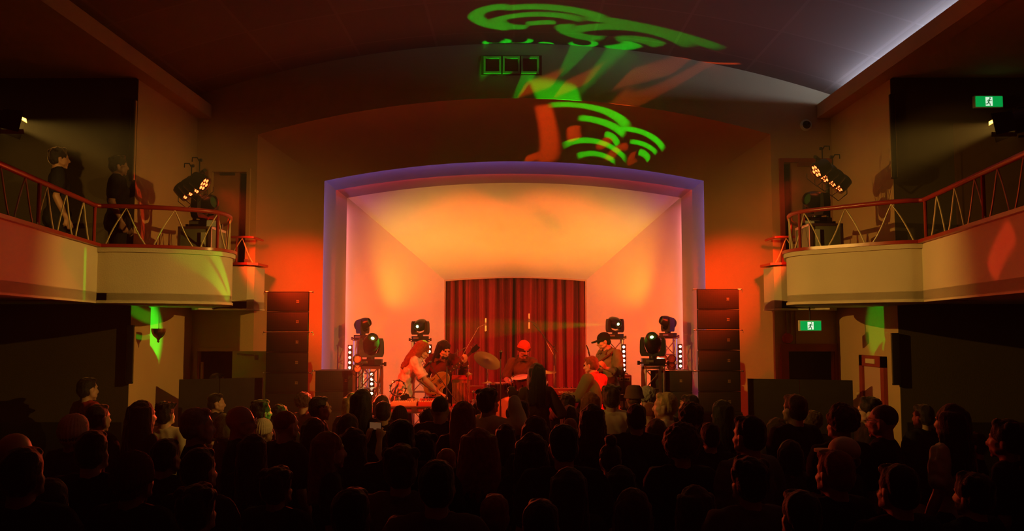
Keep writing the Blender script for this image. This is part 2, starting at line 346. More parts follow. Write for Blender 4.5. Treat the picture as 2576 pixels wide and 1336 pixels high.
hole_wall('wall_front_right', 3.8, 4.95, lambda x: (0, ceil_z(x)+.03), [RD, UR], D0, M_WALL)
hole_wall('wall_front', -3.8, 3.8, lambda x: (rarch(x), ceil_z(x)+.03), [], D0, M_WALL)
# concave surround
st = []
for k in range(9):
    t = k/8; d = 12.5+.9*math.sin(t*PI/2)**.9; s = 1-math.cos(t*PI/2)
    s = .12*t+.88*s
    st.append((d, RO[1]+(RI[1]-RO[1])*s, RO[2]+(RI[2]-RO[2])*s, RO[3]+(RI[3]-RO[3])*s, RO[4]+(RI[4]-RO[4])*s))
struct('trim_3', MB().loft([arch(*q) for q in st]), M_RING, ang=35)
def off(q, dx, dd=0): return (q[0]+dd, q[1]-dx, q[2]+dx, q[3]+dx, q[4]+dx)
# stepped reveals, each starting behind the lip of the one before
struct('trim_4', MB().loft([arch(*q) for q in (RI, off(RI, .10, .03), off(RI, .10, .08), B1)]), M_STEP, ang=20)
struct('trim_5', MB().loft([arch(*q) for q in (B1, off(B1, .09, .03), off(B1, .09, .08), B2)]), M_STEP, ang=20)
SH = off(B2, .12, .04)
D3 = 17.4
BK = (D3, x_of(1117, 800, D3), x_of(1476, 800, D3), z_of(1117, 704, D3), z_of(1296, 696, D3))
def shell(q, n=28): return arch(*q, zb=.5, n=n)
a0, a1 = shell(SH), shell(BK)
struct('trim_6', MB().loft([arch(*B2), arch(*SH)]), M_SHELL)
nA = 4
struct('wall_stage_left', MB().loft([a0[:nA], a1[:nA]]), M_SHELL)
struct('wall_stage_right', MB().loft([a0[-nA:], a1[-nA:]]), M_SHELL)
struct('ceiling_stage', MB().loft([a0[nA-1:-nA+1], a1[nA-1:-nA+1]]), M_SHELL)
struct('wall_stage_back', MB().box((-2, 17.95, .4), (2, 18.1, 4.2)).box((-2, 17.4, 3.62), (2, 18, 3.75)), M_DARKW)
struct('trim_7', MB().loft([[p+Vector((0, .0, 0)) for p in a1], [p+Vector((.03 if p.x < 0 else -.03, -.01, -.03)) if i not in (0, len(a1)-1) else p+Vector((.03 if p.x < 0 else -.03, -.01, 0)) for i, p in enumerate(a1)]]), M_WALL)
# side alcove walls, wing walls, outer walls
sd = {}
for sg, nm in ((-1, 'left'), (1, 'right')):
    y1 = 10.5
    struct('wall_'+nm, MB().box((sg*XW, y1, 0), (sg*(XW+.2), 12.5, 5.62)), M_WALL)
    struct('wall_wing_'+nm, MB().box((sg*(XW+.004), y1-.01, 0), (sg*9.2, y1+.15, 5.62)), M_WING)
    struct('wall_outer_'+nm, MB().box((sg*9.0, -4, 0), (sg*9.2, y1, 5.62)), M_DARKW)
struct('wall_back', MB().box((-9.2, -4.2, 0), (9.2, -4, 6.9)), M_DARKW)
# corridor behind the open door and behind the dark doorway
mb = MB()
mb.box((LD[0]-.3, 14.2, 0), (min(LD[1]+.4,-3.86), 14.3, 2.6)).box((LD[0]-.4, 12.62, 0), (LD[0]-.3, 14.2, 2.6)).box((min(LD[1]+.3,-3.96), 12.62, 0), (min(LD[1]+.4,-3.86), 14.2, 2.6)).box((LD[0]-.3, 12.62, 2.5), (min(LD[1]+.4,-3.86), 14.2, 2.6))
struct('wall_corridor', mb, M_FRAME)
mb = MB()
for q in (RD, UL, UR):
    xa, xb = (q[0]-.1, min(q[1]+.1, -3.9)) if q[0] < 0 else (max(q[0]-.1, 3.9), q[1]+.1)
    mb.box((xa, 13.0, q[2]), (xb, 13.05, q[3]+.1)).box((xa-.05, 12.62, q[2]), (xa, 13.05, q[3]+.1)).box((xb, 12.62, q[2]), (xb+.05, 13.05, q[3]+.1)).box((xa, 12.62, q[3]+.02), (xb, 13.05, q[3]+.08))
struct('wall_lobby', mb, M_BLACK)
def frame(mb, q, w, y=D0, d=.05):
    mb.box((q[0]-w, y-d, q[2]), (q[0], y, q[3]+w)).box((q[1], y-d, q[2]), (q[1]+w, y, q[3]+w)).box((q[0], y-d, q[3]), (q[1], y, q[3]+w)); return mb
d1 = struct('door_1', frame(MB(), LD, .05), M_WALL)
lf = MB().box((0, 0, .02), (.72, .045, z_of(630, 884, 12.0)), Matrix.Translation((x_of(585, 930, 12.15), 12.12, 0))@Matrix.Rotation(math.radians(-12), 4, 'Z')).build('door_leaf', mat('pale door paint', (.62, .45, .33), .55, var=.05), d1)
lf['label'] = 'pale open door leaf'
MB().tube([(x_of(597, 893, 12.1), 12.1, z_of(597, 891, 12.1)), (x_of(618, 893, 12.0), 11.95, z_of(618, 893, 12.0)), (x_of(632, 897, 11.9), 12.0, z_of(632, 895, 11.9))], .012, 6).box((x_of(638, 900, 11.9), 11.93, z_of(640, 906, 11.9)), (x_of(646, 900, 11.9), 11.98, z_of(640, 894, 11.9))).build('door_closer', M_METAL, d1)
MB().box((LD[0]+.02, 12.55, 1.2), (LD[0]+.05, 12.6, 2.0)).build('door_edge', M_ROD, d1)
d2 = struct('door_2', frame(MB(), RD, .11), M_FRAME)
d3 = struct('door_3', frame(MB(), UL, .05), M_WALL)
MB().box((UL[0], 12.54, UL[2]), (UL[1]-.12, 12.58, UL[3])).build('door_leaf', M_DOOR, d3)
MB().box((UL[0]+.1, 12.49, UL[3]-.04), (UL[1]-.2, 12.54, UL[3]-.01)).build('door_closer', M_STEEL, d3)
MB().box((UL[1]+.0, 12.42, 3.3), (UL[1]+.06, 12.5, 3.5)).build('door_handle', M_METAL, d3)
d4 = struct('door_4', frame(MB(), UR, .06), M_FRAME)
MB().box((UR[0]+.12, 12.54, UR[2]), (UR[1], 12.58, UR[3])).build('door_leaf', M_DOOR, d4)
MB().box((UR[0]+.22, 12.46, UR[3]-.05), (UR[1]-.12, 12.54, UR[3]+.04)).build('door_closer', M_FRAME, d4)
# door on the right-hand alcove wall (lower floor), seen at a slant
def on_side(px, py, sg):                          # point on the alcove wall x = sg*XW seen at px
    X = sg*XW; D = X*F_PX/(px-CX)*.985
    for _ in range(4): D *= X/at(px, py, D).x
    return at(px, py, D)
pa, pb = on_side(2232, 950, 1), on_side(2170, 950, 1); zt = on_side(2200, 895, 1).z
d5 = struct('door_5', MB().box((XW-.05, pa.y, 0), (XW, pa.y+.1, zt)).box((XW-.05, pb.y-.1, 0), (XW, pb.y, zt)).box((XW-.05, pa.y, zt-.14), (XW, pb.y, zt)), M_FRAME)
MB().box((XW-.02, pa.y+.1, 0), (XW, pb.y-.1, zt-.14)).build('door_leaf', mat('salmon door paint', (.6, .36, .24), .5), d5)
MB().box((XW-.065, pa.y+.25, zt-.1), (XW-.05, pb.y-.25, zt-.04)).build('door_plate', M_ROD, d5)
# door on the upper right wing wall
q = (x_of(2410, 400, 10.5), x_of(2600, 400, 10.5), 2.85, z_of(2450, 325, 10.5))
d6 = struct('door_6', frame(MB().box((q[0], 10.46, q[2]), (q[1], 10.489, q[3])), q, .06, 10.489, .04), mat('dark brown door', (.10, .05, .025), .5, var=.1))
# projection ports above the arch
for i, (xa, xb) in enumerate(((1217, 1261), (1265, 1308), (1311, 1356))):
    a = at(xa, 144, D0); b = at(xb, 187, D0)
    o = struct('window_%d' % (i+1), frame(MB(), (a.x+.03, b.x-.03, b.z+.03, a.z-.03), .03, D0, .05).box((a.x, D0-.05, b.z), (b.x, D0, b.z+.03)), M_RING)
    MB().box((a.x+.02, D0-.02, b.z+.02), (b.x-.02, D0-.005, a.z-.02)).build('window_glass', mat('dark glazing', (.01, .012, .012), .08, spec=.6), o)
a = at(1211, 141, D0); b = at(1363, 190, D0)
struct('trim_8', MB().box((a.x, D0-.03, b.z), (b.x, D0-.001, a.z)), M_FRAME)
# wainscot band on lower wing walls
zq = z_of(100, 1062, 10.5)
for sg, nm in ((-1, 'left'), (1, 'right')):
    struct('baseboard_'+nm, MB().box((sg*4.76, 10.46, 0), (sg*9.0, 10.488, zq)), M_BLACK)
# ================================================================== BALCONIES
ZB, ZP, ZR = 2.77, 3.38, 3.84                     # underside, parapet top, handrail
def resample(P, step):
    P = [Vector(p) for p in P]; out = [P[0]]; acc = 0.
    L = [0]
    for a, b in zip(P, P[1:]): L.append(L[-1]+(b-a).length)
    n = max(2, int(round(L[-1]/step)))
    res = []
    j = 0
    for k in range(n+1):
        s = L[-1]*k/n
        while j < len(P)-2 and L[j+1] < s: j += 1
        t = (s-L[j])/max(1e-6, L[j+1]-L[j]); res.append(P[j].lerp(P[j+1], t))
    return res, L[-1]
def smooth_pts(P, it=3):
    P = [Vector(p) for p in P]
    for _ in range(it):
        Q = [P[0]]
        for a, b in zip(P, P[1:]): Q += [a.lerp(b, .25), a.lerp(b, .75)]
        P = Q+[P[-1]]
    return P
def wall_along(mb, P, th, z0, z1, side):
    """vertical band along plan line P, thickness th towards 'side' (+1 = left of travel)"""
    N = len(P); R = []
    for i, p in enumerate(P):
        t = (P[min(i+1, N-1)]-P[max(i-1, 0)]); t.z = 0; t.normalize(); nrm = Vector((-t.y, t.x, 0))*side*th
        a = Vector((p.x, p.y, 0)); b = a+nrm
        R.append([Vector((a.x, a.y, z0)), Vector((a.x, a.y, z1)), Vector((b.x, b.y, z1)), Vector((b.x, b.y, z0))])
    mb.rings(R)
    return mb
def shift(P, d):
    N = len(P); R = []
    for i, p in enumerate(P):
        t = (P[min(i+1, N-1)]-P[max(i-1, 0)]); t.z = 0; t.normalize(); R.append(p+Vector((-t.y, t.x, 0))*d)
    return R
def build_balcony(sg, side_line, bay, block, label):
    root = thing('balcony', label, 'balcony', (sg*4.7, 9, ZB))
    inv = Matrix.Translation((-sg*4.7, -9, -ZB))
    def put(mb, name, m, **k):
        mb.bm.transform(inv); o = mb.build(name, m, root, **k); return o
    sl = [Vector((x, y, 0)) for x, y in side_line]; by = smooth_pts([Vector((x, y, 0)) for x, y in bay], 3)
    bl = smooth_pts([Vector((x, y, 0)) for x, y in block], 0)
    inward = 1 if sg < 0 else -1
    # slabs
    mb = MB()
    poly = [(p.x, p.y) for p in sl]+[(sg*9.0, 9.0), (sg*9.0, sl[0].y)]
    mb.prism(poly, ZB+.02, ZB+.12)
    poly = [(p.x, p.y) for p in by]+[(p.x, p.y) for p in reversed(bl)]+[(sg*4.72, 12.5), (sg*4.72, by[0].y)]
    bm2 = [(p.x, p.y) for p in by]+[(sg*4.72, by[-1].y+.0), (sg*4.72, by[0].y)]
    mb.prism(bm2, ZB+.005, ZB+.11)
    mb.prism([(p.x, p.y) for p in bl]+[(sg*4.72, 12.5)] if True else [], ZB-.02, ZB+.10)
    mb.prism([(sg*4.72, 8.9), (sg*9.0, 8.9), (sg*9.0, 10.5), (sg*4.72, 10.5)], ZB+.02, ZB+.12)
    put(mb, 'floor_slab', M_PARA, smooth=False)
    put(wall_along(MB(), sl, .12, ZB, ZP, inward), 'side_parapet', M_PARA)
    mb = wall_along(MB(), by, .10, ZB, ZP, inward); wall_along(mb, shift(by, -inward*.012), .02, ZB+.0, ZB+.03, inward)
    wall_along(mb, shift(by, -inward*.03), .05, ZP-.05, ZP, inward)
    put(mb, 'bay_parapet', M_PARA)
    mb = wall_along(MB(), bl, .10, ZB-.02, ZP-.02, inward); wall_along(mb, shift(bl, -inward*.012), .02, ZB-.02, ZB, inward)
    put(mb, 'return_parapet', M_PARA)
    for nm, ln in (('side_ledge', sl), ('bay_ledge', by), ('return_ledge', bl)):
        put(wall_along(MB(), shift(ln, -inward*.05), .20, ZP, ZP+.035, inward), nm, M_REDW)
    # handrails
    def z3(P, z): return [Vector((p.x, p.y, z)) for p in P]
    rs, rb, rl = shift(sl, inward*.04), shift(by, inward*.04), shift(bl, inward*.04)
    rb = [rs[-1]]+rb
    put(MB().tube(z3(rs, ZR), .026, 10), 'side_handrail', M_REDW)
    put(MB().tube(z3(rb, ZR), .026, 10), 'bay_handrail', M_REDW)
    put(MB().tube(z3(rl, ZR-.06), .018, 8), 'return_handrail', M_REDW)
    # posts and bent zigzag rods
    def at_s(P, s):
        for a, b in zip(P, P[1:]):
            d = (b-a).length
            if s <= d: return a.lerp(b, s/max(d, 1e-6))
            s -= d
        return P[-1].copy()
    def length(P): return sum((b-a).length for a, b in zip(P, P[1:]))
    def posts(P, ss, zt, r=.018):
        for s in ss:
            p = at_s(P, s); put(MB().cyl((p.x, p.y, ZP+.02), (p.x, p.y, zt), r, n=8), 'post', M_REDW)
    def zig(P, s0, s1, per, zt, m):
        s = s0
        while s+per*.8 <= s1:
            a, c, b = at_s(P, s), at_s(P, s+per*.42), at_s(P, s+per*.84)
            q = [Vector((a.x, a.y, ZP+.03))]
            lo, hi = ZP+.03, zt-.02
            for k in range(1, 5): t = k/5; p = a.lerp(c, t**1.06); q.append(Vector((p.x, p.y, lo+(hi-lo)*(t+.05*math.sin(t*PI)))))
            q += [Vector((c.x, c.y, hi))]
            for k in range(1, 5): t = k/5; p = c.lerp(b, t*(1-.12*math.sin(t*PI))); q.append(Vector((p.x, p.y, hi+(lo-hi)*(t))))
            q += [Vector((b.x, b.y, lo))]
            put(MB().tube(q, .0085, 6), 'zigzag_rod', m)
            s += per
    Ls, Lb, Ll = length(rs), length(rb), length(rl)
    posts(rs, [Ls-.02-k*1.55 for k in range(4)], ZR)
    zig(rs, Ls-.1-12*.5, Ls-.05, .5, ZR, M_ROD)
    posts(rb, [Lb*f for f in BAYPOST], ZR)
    zig(rb, .12, Lb*.97, .5, ZR, M_ROD)
    posts(rl, [.06, Ll*.5], ZR-.06, .012)
    zig(rl, .12, Ll*.8, .45, ZR-.06, M_ROD)
    return root
BAYPOST = (.40, .66, .80)
def ray(px, D): return (x_of(px, 640, D), D)
L_SIDE = [(-3.4, 2.0), (-4.18, 6.96), (-4.55, 9.3)]
L_BAY = [(-4.55, 9.3), (-4.35, 9.3), ray(400, 9.42), ray(478, 9.6), ray(548, 9.8), ray(585, 10.15), ray(586, 10.55), ray(580, 10.95), (-4.05, 11.45), (-4.3, 11.6)]
L_BLOCK = [(-4.3, 11.62), (-4.2, 11.95), (-3.74, 11.95), (-3.66, 12.02), (-3.65, 12.48)]
R_SIDE = [(3.15, 2.0), (3.85, 6.22), (4.26, 8.9)]
R_BAY = [(4.26, 8.9), (4.1, 8.93), ray(2180, 9.2), ray(2090, 9.5), ray(2015, 9.75), ray(1977, 10.1), ray(1978, 10.5), ray(1984, 10.95), (3.95, 11.45), (4.3, 11.6)]
R_BLOCK = [(4.3, 11.62), (4.2, 11.95), (3.74, 11.95), (3.66, 12.02), (3.65, 12.48)]
bal_l = build_balcony(-1, L_SIDE, L_BAY, L_BLOCK, 'curved balcony with red handrail and zigzag rods along the left wall')
bal_r = build_balcony(1, R_SIDE, R_BAY, R_BLOCK, 'curved balcony with red handrail and zigzag rods along the right wall')
# fresnel fixtures
def fresnel(L, tgt, label):
    root = thing('stage_fresnel', label, 'stage light', L)
    q = (Vector(tgt)-Vector(L)).to_track_quat('Z', 'Y'); R = q.to_matrix().to_4x4()
    mb = MB()
    mb.lathe([(.07, -.30), (.10, -.28), (.115, -.2), (.115, .04), (.105, .04), (.105, -.08), (.02, -.10)], n=20, cap=False)
    mb.box((-.15, -.15, .035), (.15, .15, .05)) if False else None
    mb.bm.transform(R); mb.build('housing', M_BLK2, root)
    # barn doors
    for k, (a, ln) in enumerate(((0, .20), (90, .17), (180, .20), (270, .17))):
        m = MB(); wv = .10; TL = DOORTILT[k]
        m.rings([[Vector((-wv, .12, .03)), Vector((wv, .12, .03)), Vector((wv, .125, .03)), Vector((-wv, .125, .03))],
                 [Vector((-wv*1.15, .12+ln*TL, .05+ln)), Vector((wv*1.15, .12+ln*TL, .05+ln)), Vector((wv*1.15, .125+ln*TL, .05+ln)), Vector((-wv*1.15, .125+ln*TL, .05+ln))]])
        m.bm.transform(R@Matrix.Rotation(math.radians(a), 4, 'Z')); m.build('barn_door', M_BLACK, root, smooth=False)
    sg = -1 if L[0] < 0 else 1
    m = MB().tube([(0, -.0, .15), (sg*.2, -.1, .16), (sg*.26, -.12, 0), (sg*.2, -.1, -.16), (0, 0, -.15)], .012, 6); m.build('yoke', M_STEEL, root)
    MB().tube([(sg*.26, -.12, 0), (sg*1.3, -.6, 0), (sg*1.3, -.6, (2.89-L[2])/.8)], .02, 8).build('support_pole', M_STEEL, root); root.scale = (.8,)*3
    return root
DOORTILT = (-.30, .5, -.33, .5)
fresnel(FL, FLT, 'black fresnel lamp with barn doors hung over the left balcony rail')
fresnel(FR, FRT, 'black fresnel lamp with barn doors hung over the right balcony below the exit sign')
# ================================================================== PA, LIGHTING GEAR, SIGNS
def grille_mat():
    m = bpy.data.materials.new('speaker grille'); m.use_nodes = True; nt = m.node_tree; b = nt.nodes['Principled BSDF']
    b.inputs['Roughness'].default_value = .6; b.inputs['Metallic'].default_value = .3
    tc = nt.nodes.new('ShaderNodeTexCoord'); v = nt.nodes.new('ShaderNodeTexVoronoi'); v.inputs['Scale'].default_value = 110; v.inputs['Randomness'].default_value = 0
    r = nt.nodes.new('ShaderNodeValToRGB'); r.color_ramp.elements[0].position = .3; r.color_ramp.elements[1].position = .45
    r.color_ramp.elements[0].color = (.004, .003, .003, 1); r.color_ramp.elements[1].color = (.05, .04, .036, 1)
    nt.links.new(tc.outputs['Object'], v.inputs['Vector']); nt.links.new(v.outputs['Distance'], r.inputs['Fac']); nt.links.new(r.outputs['Color'], b.inputs['Base Color']); return m
M_GRILLE = grille_mat()
M_CAB = mat('textured cabinet paint', (.03, .027, .025), .5, bump=.3, bscale=300)
M_BADGE = mat('badge metal', (.55, .42, .22), .35, .6)
def cabinet(name, label, cat, w, h, d, taper, group):
    """front-facing speaker box: base centre at origin, front at y=0"""
    r = thing(name, label, cat, group=group)
    wb = w/2-taper
    MB().prism([(-w/2, .012), (w/2, .012), (wb, d), (-wb, d)], .003, h-.003).build('cabinet', M_CAB, r, smooth=False)
    MB().box((-w/2+.008, 0, .012), (w/2-.008, .014, h-.012), bev=.003).build('grille', M_GRILLE, r)
    MB().box((-w/2, .004, h-.008), (w/2, .014, h-.003)).box((-w/2, .004, .003), (w/2, .014, .008)).build('edge_strip', M_STEEL, r, smooth=False)
    bx = .32*w-.05
    b = MB().box((bx-.018, -.003, h*.5-.018), (bx+.018, .002, h*.5+.018)).build('badge', M_BADGE, r, smooth=False)
    text_mesh('HK', .030, M_BLACK, b, Matrix.Translation((bx, -.0045, h*.5))@Matrix.Rotation(PI/2, 4, 'X'), 'badge_lettering', .0008)
    for s in (-1, 1):
        sl = math.atan2(taper, d)*s
        m = Matrix.Translation((s*(w/2-taper*.45), d*.45, h*.5))@Matrix.Rotation(sl, 4, 'Z')
        MB().box((-.006, -.045, -.03), (.006, .045, .03), m, bev=.004).build('handle_recess', M_BLACK, r)
    return r
def pins(r, w, h):
    for s in (-1, 1):
        MB().cyl((s*(w/2-.01), .03, h-.004), (s*(w/2+.035), .03, h-.004), .007, n=8).ball((s*(w/2+.038), .03, h-.004), .012, 8).tube([(s*(w/2+.04), .03, h-.004), (s*(w/2+.055), .03, h-.02), (s*(w/2+.05), .03, h-.045)], .003, 5).build('rigging_pin', M_METAL, r)
ORD = ['topmost box', 'second box from the top', 'third box from the top', 'fourth box from the top', 'fifth box from the top', 'lowest box']
DST = 11.35
for side, (xa, xb, y0, y1) in (('left', (672, 772, 733, 1041)), ('right', (1757, 1860, 727, 1037))):
    a, b = at(xa, y0, DST), at(xb, y1, DST); W = .56; H = (a.z-b.z)/6; cx = (a.x+b.x)/2
    for k in range(6):
        c = cabinet('line_array_speaker', 'black wide speaker cabinet, %s of the %s tower' % (ORD[k], side), 'speaker', W, H, .34, .10, 'tower speaker boxes, %s side' % side)
        c.location = (cx, DST, a.z-H*(k+1))
        if k % 2 == 0: pins(c, W, H)
    zb = a.z-H*6
    s = cabinet('subwoofer', 'large black bass cabinet under the %s speaker tower, mostly behind the crowd' % side, 'speaker', .6, zb-.02, .36, .0, 'bass cabinets under the towers')
    s.location = (cx, DST-.01, 0)
    MB().box((-.29, -.004, zb-.02), (.29, .36, zb)).build('base_plate', M_STEEL, s, smooth=False)
DSB = 12.0
for side, xc, yaw, sg in (('left', 846, 13, -1), ('right', 1688, -13, 1)):
    a = at(xc, 932, DSB); b = at(xc, 1036, DSB); H = (a.z-b.z)/2; W = .57
    for k in range(2):
        c = cabinet('stage_speaker', 'black speaker box beside the %s tower, %s of its pair' % (side, ('upper', 'lower')[k]), 'speaker', W, H, .42, .09, 'paired speaker boxes on the stage edge')
        c.location = (a.x, DSB, a.z-H*(k+1)); c.rotation_euler.z = math.radians(yaw)
        if k == 0: pins(c, W, H)
    c = cabinet('bass_speaker', 'black bass cabinet under the paired boxes at stage %s, hidden by heads' % side, 'speaker', W, a.z-2*H-ZST-.002, .42, .09, 'bass cabinets on the stage edge')
    c.location = (a.x, DSB, ZST+.001); c.rotation_euler.z = math.radians(yaw)
# masking boards either side of the stage
def board(p, q, zt, cut, label):
    r = thing('masking_board', label, 'partition', ((p[0]+q[0])/2, p[1], 0))
    A, B = Vector((*p, 0))-r.location, Vector((*q, 0))-r.location; d = (B-A)/len(cut)
    tot = 0
    for k, f in enumerate(cut):
        s, e = A+(B-A)*tot+(B-A)*.004, A+(B-A)*(tot+f)-(B-A)*.004; tot += f
        MB().rings([[s, e, e+Vector((0, .04, 0)), s+Vector((0, .04, 0))], [v+Vector((0, 0, zt)) for v in (s, e, e+Vector((0, .04, 0)), s+Vector((0, .04, 0)))]]).build('panel', mat('black masking board', (.022, .017, .015), .45, var=.2, bump=.05), r, smooth=False)
    return r
pl, ql = at(449, 955, 11.1), at(668, 962, 11.5)
ql.x = min(ql.x, -3.36)
board((pl.x, 11.1), (ql.x, 11.5), pl.z, (.48, .52), 'black masking boards left of the left speaker tower')
pr, qr = at(2145, 957, 11.1), at(1868, 965, 11.5)
qr.x = max(qr.x, 3.12)
board((qr.x, 11.5), (pr.x, 11.1), pr.z, (.5, .5), 'black masking boards right of the right speaker tower')
# ---------------------------------------------------------------- moving heads on trusses
def lens_mat(nm, c, s): return mat('lens '+nm, tuple(min(1, x*.3) for x in c), .1, emit=c, es=s)
LG, LW, LD_ = lens_mat('green glow', (.35, 1., .25), 14), lens_mat('white green', (.75, 1., .5), 25), mat('lens dark', (.03, .10, .05), .08)
def moving_head(loc, pan, tilt, label, lens, sc=1., group='moving head lamps'):
    r = thing('moving_head_lamp', label, 'stage light', loc, 0, group); r.scale = (sc,)*3
    MB().prism([(.19*math.cos(a), .16*math.sin(a)) for a in [math.radians(t) for t in (25, 65, 115, 155, 205, 245, 295, 335)]], .02, .10).box((-.16, -.12, 0), (.16, .12, .02)).build('base', M_BLK2, r, ang=20)
    b2 = MB().box((-.13, -.162, .045), (-.02, -.158, .08)).build('display', mat('control panel', (.15, .14, .13), .3), r, smooth=False)
    MB().cyl((-.2, 0, .03), (.2, 0, .03), .014, n=8).box((-.235, -.025, .0), (-.2, .025, .06)).box((.2, -.025, .0), (.235, .025, .06)).build('clamp', M_STEEL, r)
    R = Matrix.Rotation(pan, 4, 'Z')
    y = MB().cyl((0, 0, .10), (0, 0, .135), .06)
    y.prism([(-.17, .13), (-.12, .10), (.12, .10), (.17, .13), (.185, .30), (.165, .42), (.13, .42), (.125, .26), (.10, .19), (-.10, .19), (-.125, .26), (-.13, .42), (-.165, .42), (-.185, .30)], -.05, .05, R@Matrix.Rotation(PI/2, 4, 'X')) if False else None
    # yoke arms as swept blocks
    for s in (-1, 1):
        y.rings([[R@Vector((s*x, dy, z)) for x, dy in ((x0, -.055), (x1, -.055), (x1, .055), (x0, .055))] for x0, x1, z in ((.0, .165, .13), (.0, .18, .155), (.10, .19, .19), (.128, .19, .26), (.132, .185, .36), (.135, .17, .41))])
    y.build('yoke', M_BLK2, r, ang=25)
    T = Matrix.Translation((0, 0, .325))@R@Matrix.Rotation(tilt, 4, 'X')
    h = MB().lathe([(.05, -.165), (.09, -.16), (.118, -.12), (.125, -.04), (.122, .05), (.105, .11), (.088, .15), (.082, .165), (.074, .165), (.074, .13), (.01, .13)], n=20)
    h.bm.transform(T); h = h.build('lamp_head', M_BLK2, r, ang=30)
    l = MB().lathe([(.001, .140), (.04, .139), (.07, .132), (.07, .128), (.001, .128)], n=18); l.bm.transform(T)
    l.build('lens', LD_, h)
    if lens:
        l = MB().lathe([(.001, .152), (.018, .150), (.026, .142), (.001, .141)], n=14); l.bm.transform(T)
        l.build('lamp_glow', lens, h)
    return r, (r.matrix_basis if False else Matrix.Translation(loc)@Matrix.Scale(sc, 4)@T)
def truss(x, y, z0, z1, w, label, name='truss_tower'):
    r = thing(name, label, 'truss', (x, y, z0)); H = z1-z0; h = w/2
    for i, (sx, sy) in enumerate(((-1, -1), (1, -1), (1, 1), (-1, 1))): MB().cyl((sx*h, sy*h, .01), (sx*h, sy*h, H-.012), .017, n=8).build('chord', M_METAL, r)
    n = max(2, int(H/(w*1.15))); m = MB()
    for k in range(n):
        za, zb = H*k/n+.02, H*(k+1)/n-.02
        for f, ((ax, ay), (bx, by)) in enumerate((((-1, -1), (1, -1)), ((1, -1), (1, 1)), ((1, 1), (-1, 1)), ((-1, 1), (-1, -1)))):
            p, q = ((ax, ay), (bx, by)) if (k+f) % 2 else ((bx, by), (ax, ay))
            m.tube([(p[0]*h, p[1]*h, za), (q[0]*h, q[1]*h, zb)], .008, 6); m.tube([(p[0]*h, p[1]*h, za), (q[0]*h, q[1]*h, za)], .008, 6)
    m.build('lacing', M_METAL, r)
    MB().box((-h-.04, -h-.04, 0), (h+.04, h+.04, .012)).build('base_plate', M_STEEL, r, smooth=False)
    MB().box((-h-.03, -h-.03, H-.012), (h+.03, h+.03, H)).build('top_plate', M_STEEL, r, smooth=False)
    return r
HEADS = [  # px, base bottom y, D, pan, tilt, glow, scale, name, needs truss
 (912, 855, 13.9, -1.9, -1.25, None, .78, 'left rear'), (1057, 858, 13.9, -.35, 1.75, 'W', .78, 'left inner'),
 (1547, 852, 13.9, .4, 1.75, 'W', .78, 'right inner'), (1680, 850, 13.9, 1.9, -1.25, None, .78, 'right rear'),
 (932, 921, 12.15, .4, .9, 'G', .95, 'left front'), (1643, 918, 12.15, -.3, .9, 'G', .95, 'right front')]
LBL = {'left rear': 'black moving head turned sideways on the leftmost rear truss', 'left inner': 'black moving head beaming green above the long-haired left musicians',
 'right inner': 'black moving head beaming green behind the capped guitarist', 'right rear': 'black moving head turned sideways on the rightmost rear truss',
 'left front': 'large black moving head with green lens, left front of the stage', 'right front': 'large black moving head with green lens, right front of the stage'}
HM = {}
for px, py, D, pan, tilt, g, sc, nm in HEADS:
    p = at(px, py, D)
    r, M = moving_head(p, pan, tilt, LBL[nm], {'G': LG, 'W': LW, None: None}[g], sc); HM[nm] = M
    truss(p.x, p.y, ZST, p.z, .22 if 'front' not in nm else .26, 'aluminium truss tower under the %s moving head' % nm)
# square-tube frames in front of the front towers
for sg, xa, xb, side in ((-1, 891, 961, 'left'), (1, 1616, 1660, 'right')):
    p, q = at(xa, 922, 11.92), at(xb, 922, 11.92); lft, rgt = p, q
    r = thing('tube_frame_stand', 'square-tube metal frame with diagonal brace at the %s front moving head' % side, 'stand', ((p.x+q.x)/2, 11.92, ZST)); w = (q.x-p.x)/2; H = p.z-ZST
    for s in (-1, 1): MB().cbox((s*w, 0, H/2), (.035, .035, H)).build('leg', M_METAL, r, smooth=False)
    MB().cbox((0, 0, H-.018), (2*w, .035, .035)).build('top_bar', M_METAL, r, smooth=False)
    MB().tube([(-sg*w, 0, H*.93), (sg*w*.1, 0, H*.45)], .014, 6).build('brace', M_METAL, r)
# vertical LED pixel bars
M_LED = mat('warm led lens', (1, .8, .5), .3, emit=(1., .62, .28), es=9)
M_LEDP = mat('pink led lens', (1, .6, .5), .3, emit=(1., .33, .24), es=9)
def pixel_bar(px, ya, yb, D, n, m, label):
    a, b = at(px, ya, D), at(px, yb, D); r = thing('led_pixel_bar', label, 'stage light', (a.x, D, b.z-.04), group='vertical led pixel bars'); H = a.z-b.z+.08
    MB().box((-.034, 0, 0), (.034, .05, H), bev=.004).build('housing', M_BLK2, r)
    for k in range(n):
        z = .04+(H-.08)*k/(n-1)
        MB().lathe([(.001, .012), (.014, .010), (.021, .0), (.001, -.001)], (0, 0, z), (0, -1, 0), 14).build('led_lens', m, r)
    MB().cyl((0, .03, -(b.z-.04-ZST)), (0, .03, 0), .012, n=8).cyl((0, .03, -(b.z-.04-ZST)), (0, .03, -(b.z-.04-ZST)+.015), .1, n=16).build('stand', M_STEEL, r)
pixel_bar(880, 874, 925, 13.6, 5, M_LED, 'vertical led bar at the far left beside the pink edge')
pixel_bar(935, 942, 990, 12.35, 5, M_LED, 'vertical led bar in front of the left front truss')
pixel_bar(1080, 873, 930, 13.6, 6, M_LED, 'vertical led bar half hidden between the two long-haired musicians')
pixel_bar(1569, 873, 930, 13.0, 6, M_LEDP, 'vertical led bar with six pink lights behind the capped guitarist')
pixel_bar(1711, 872, 921, 13.6, 5, M_LED, 'vertical led bar at the far right beside the violet edge')
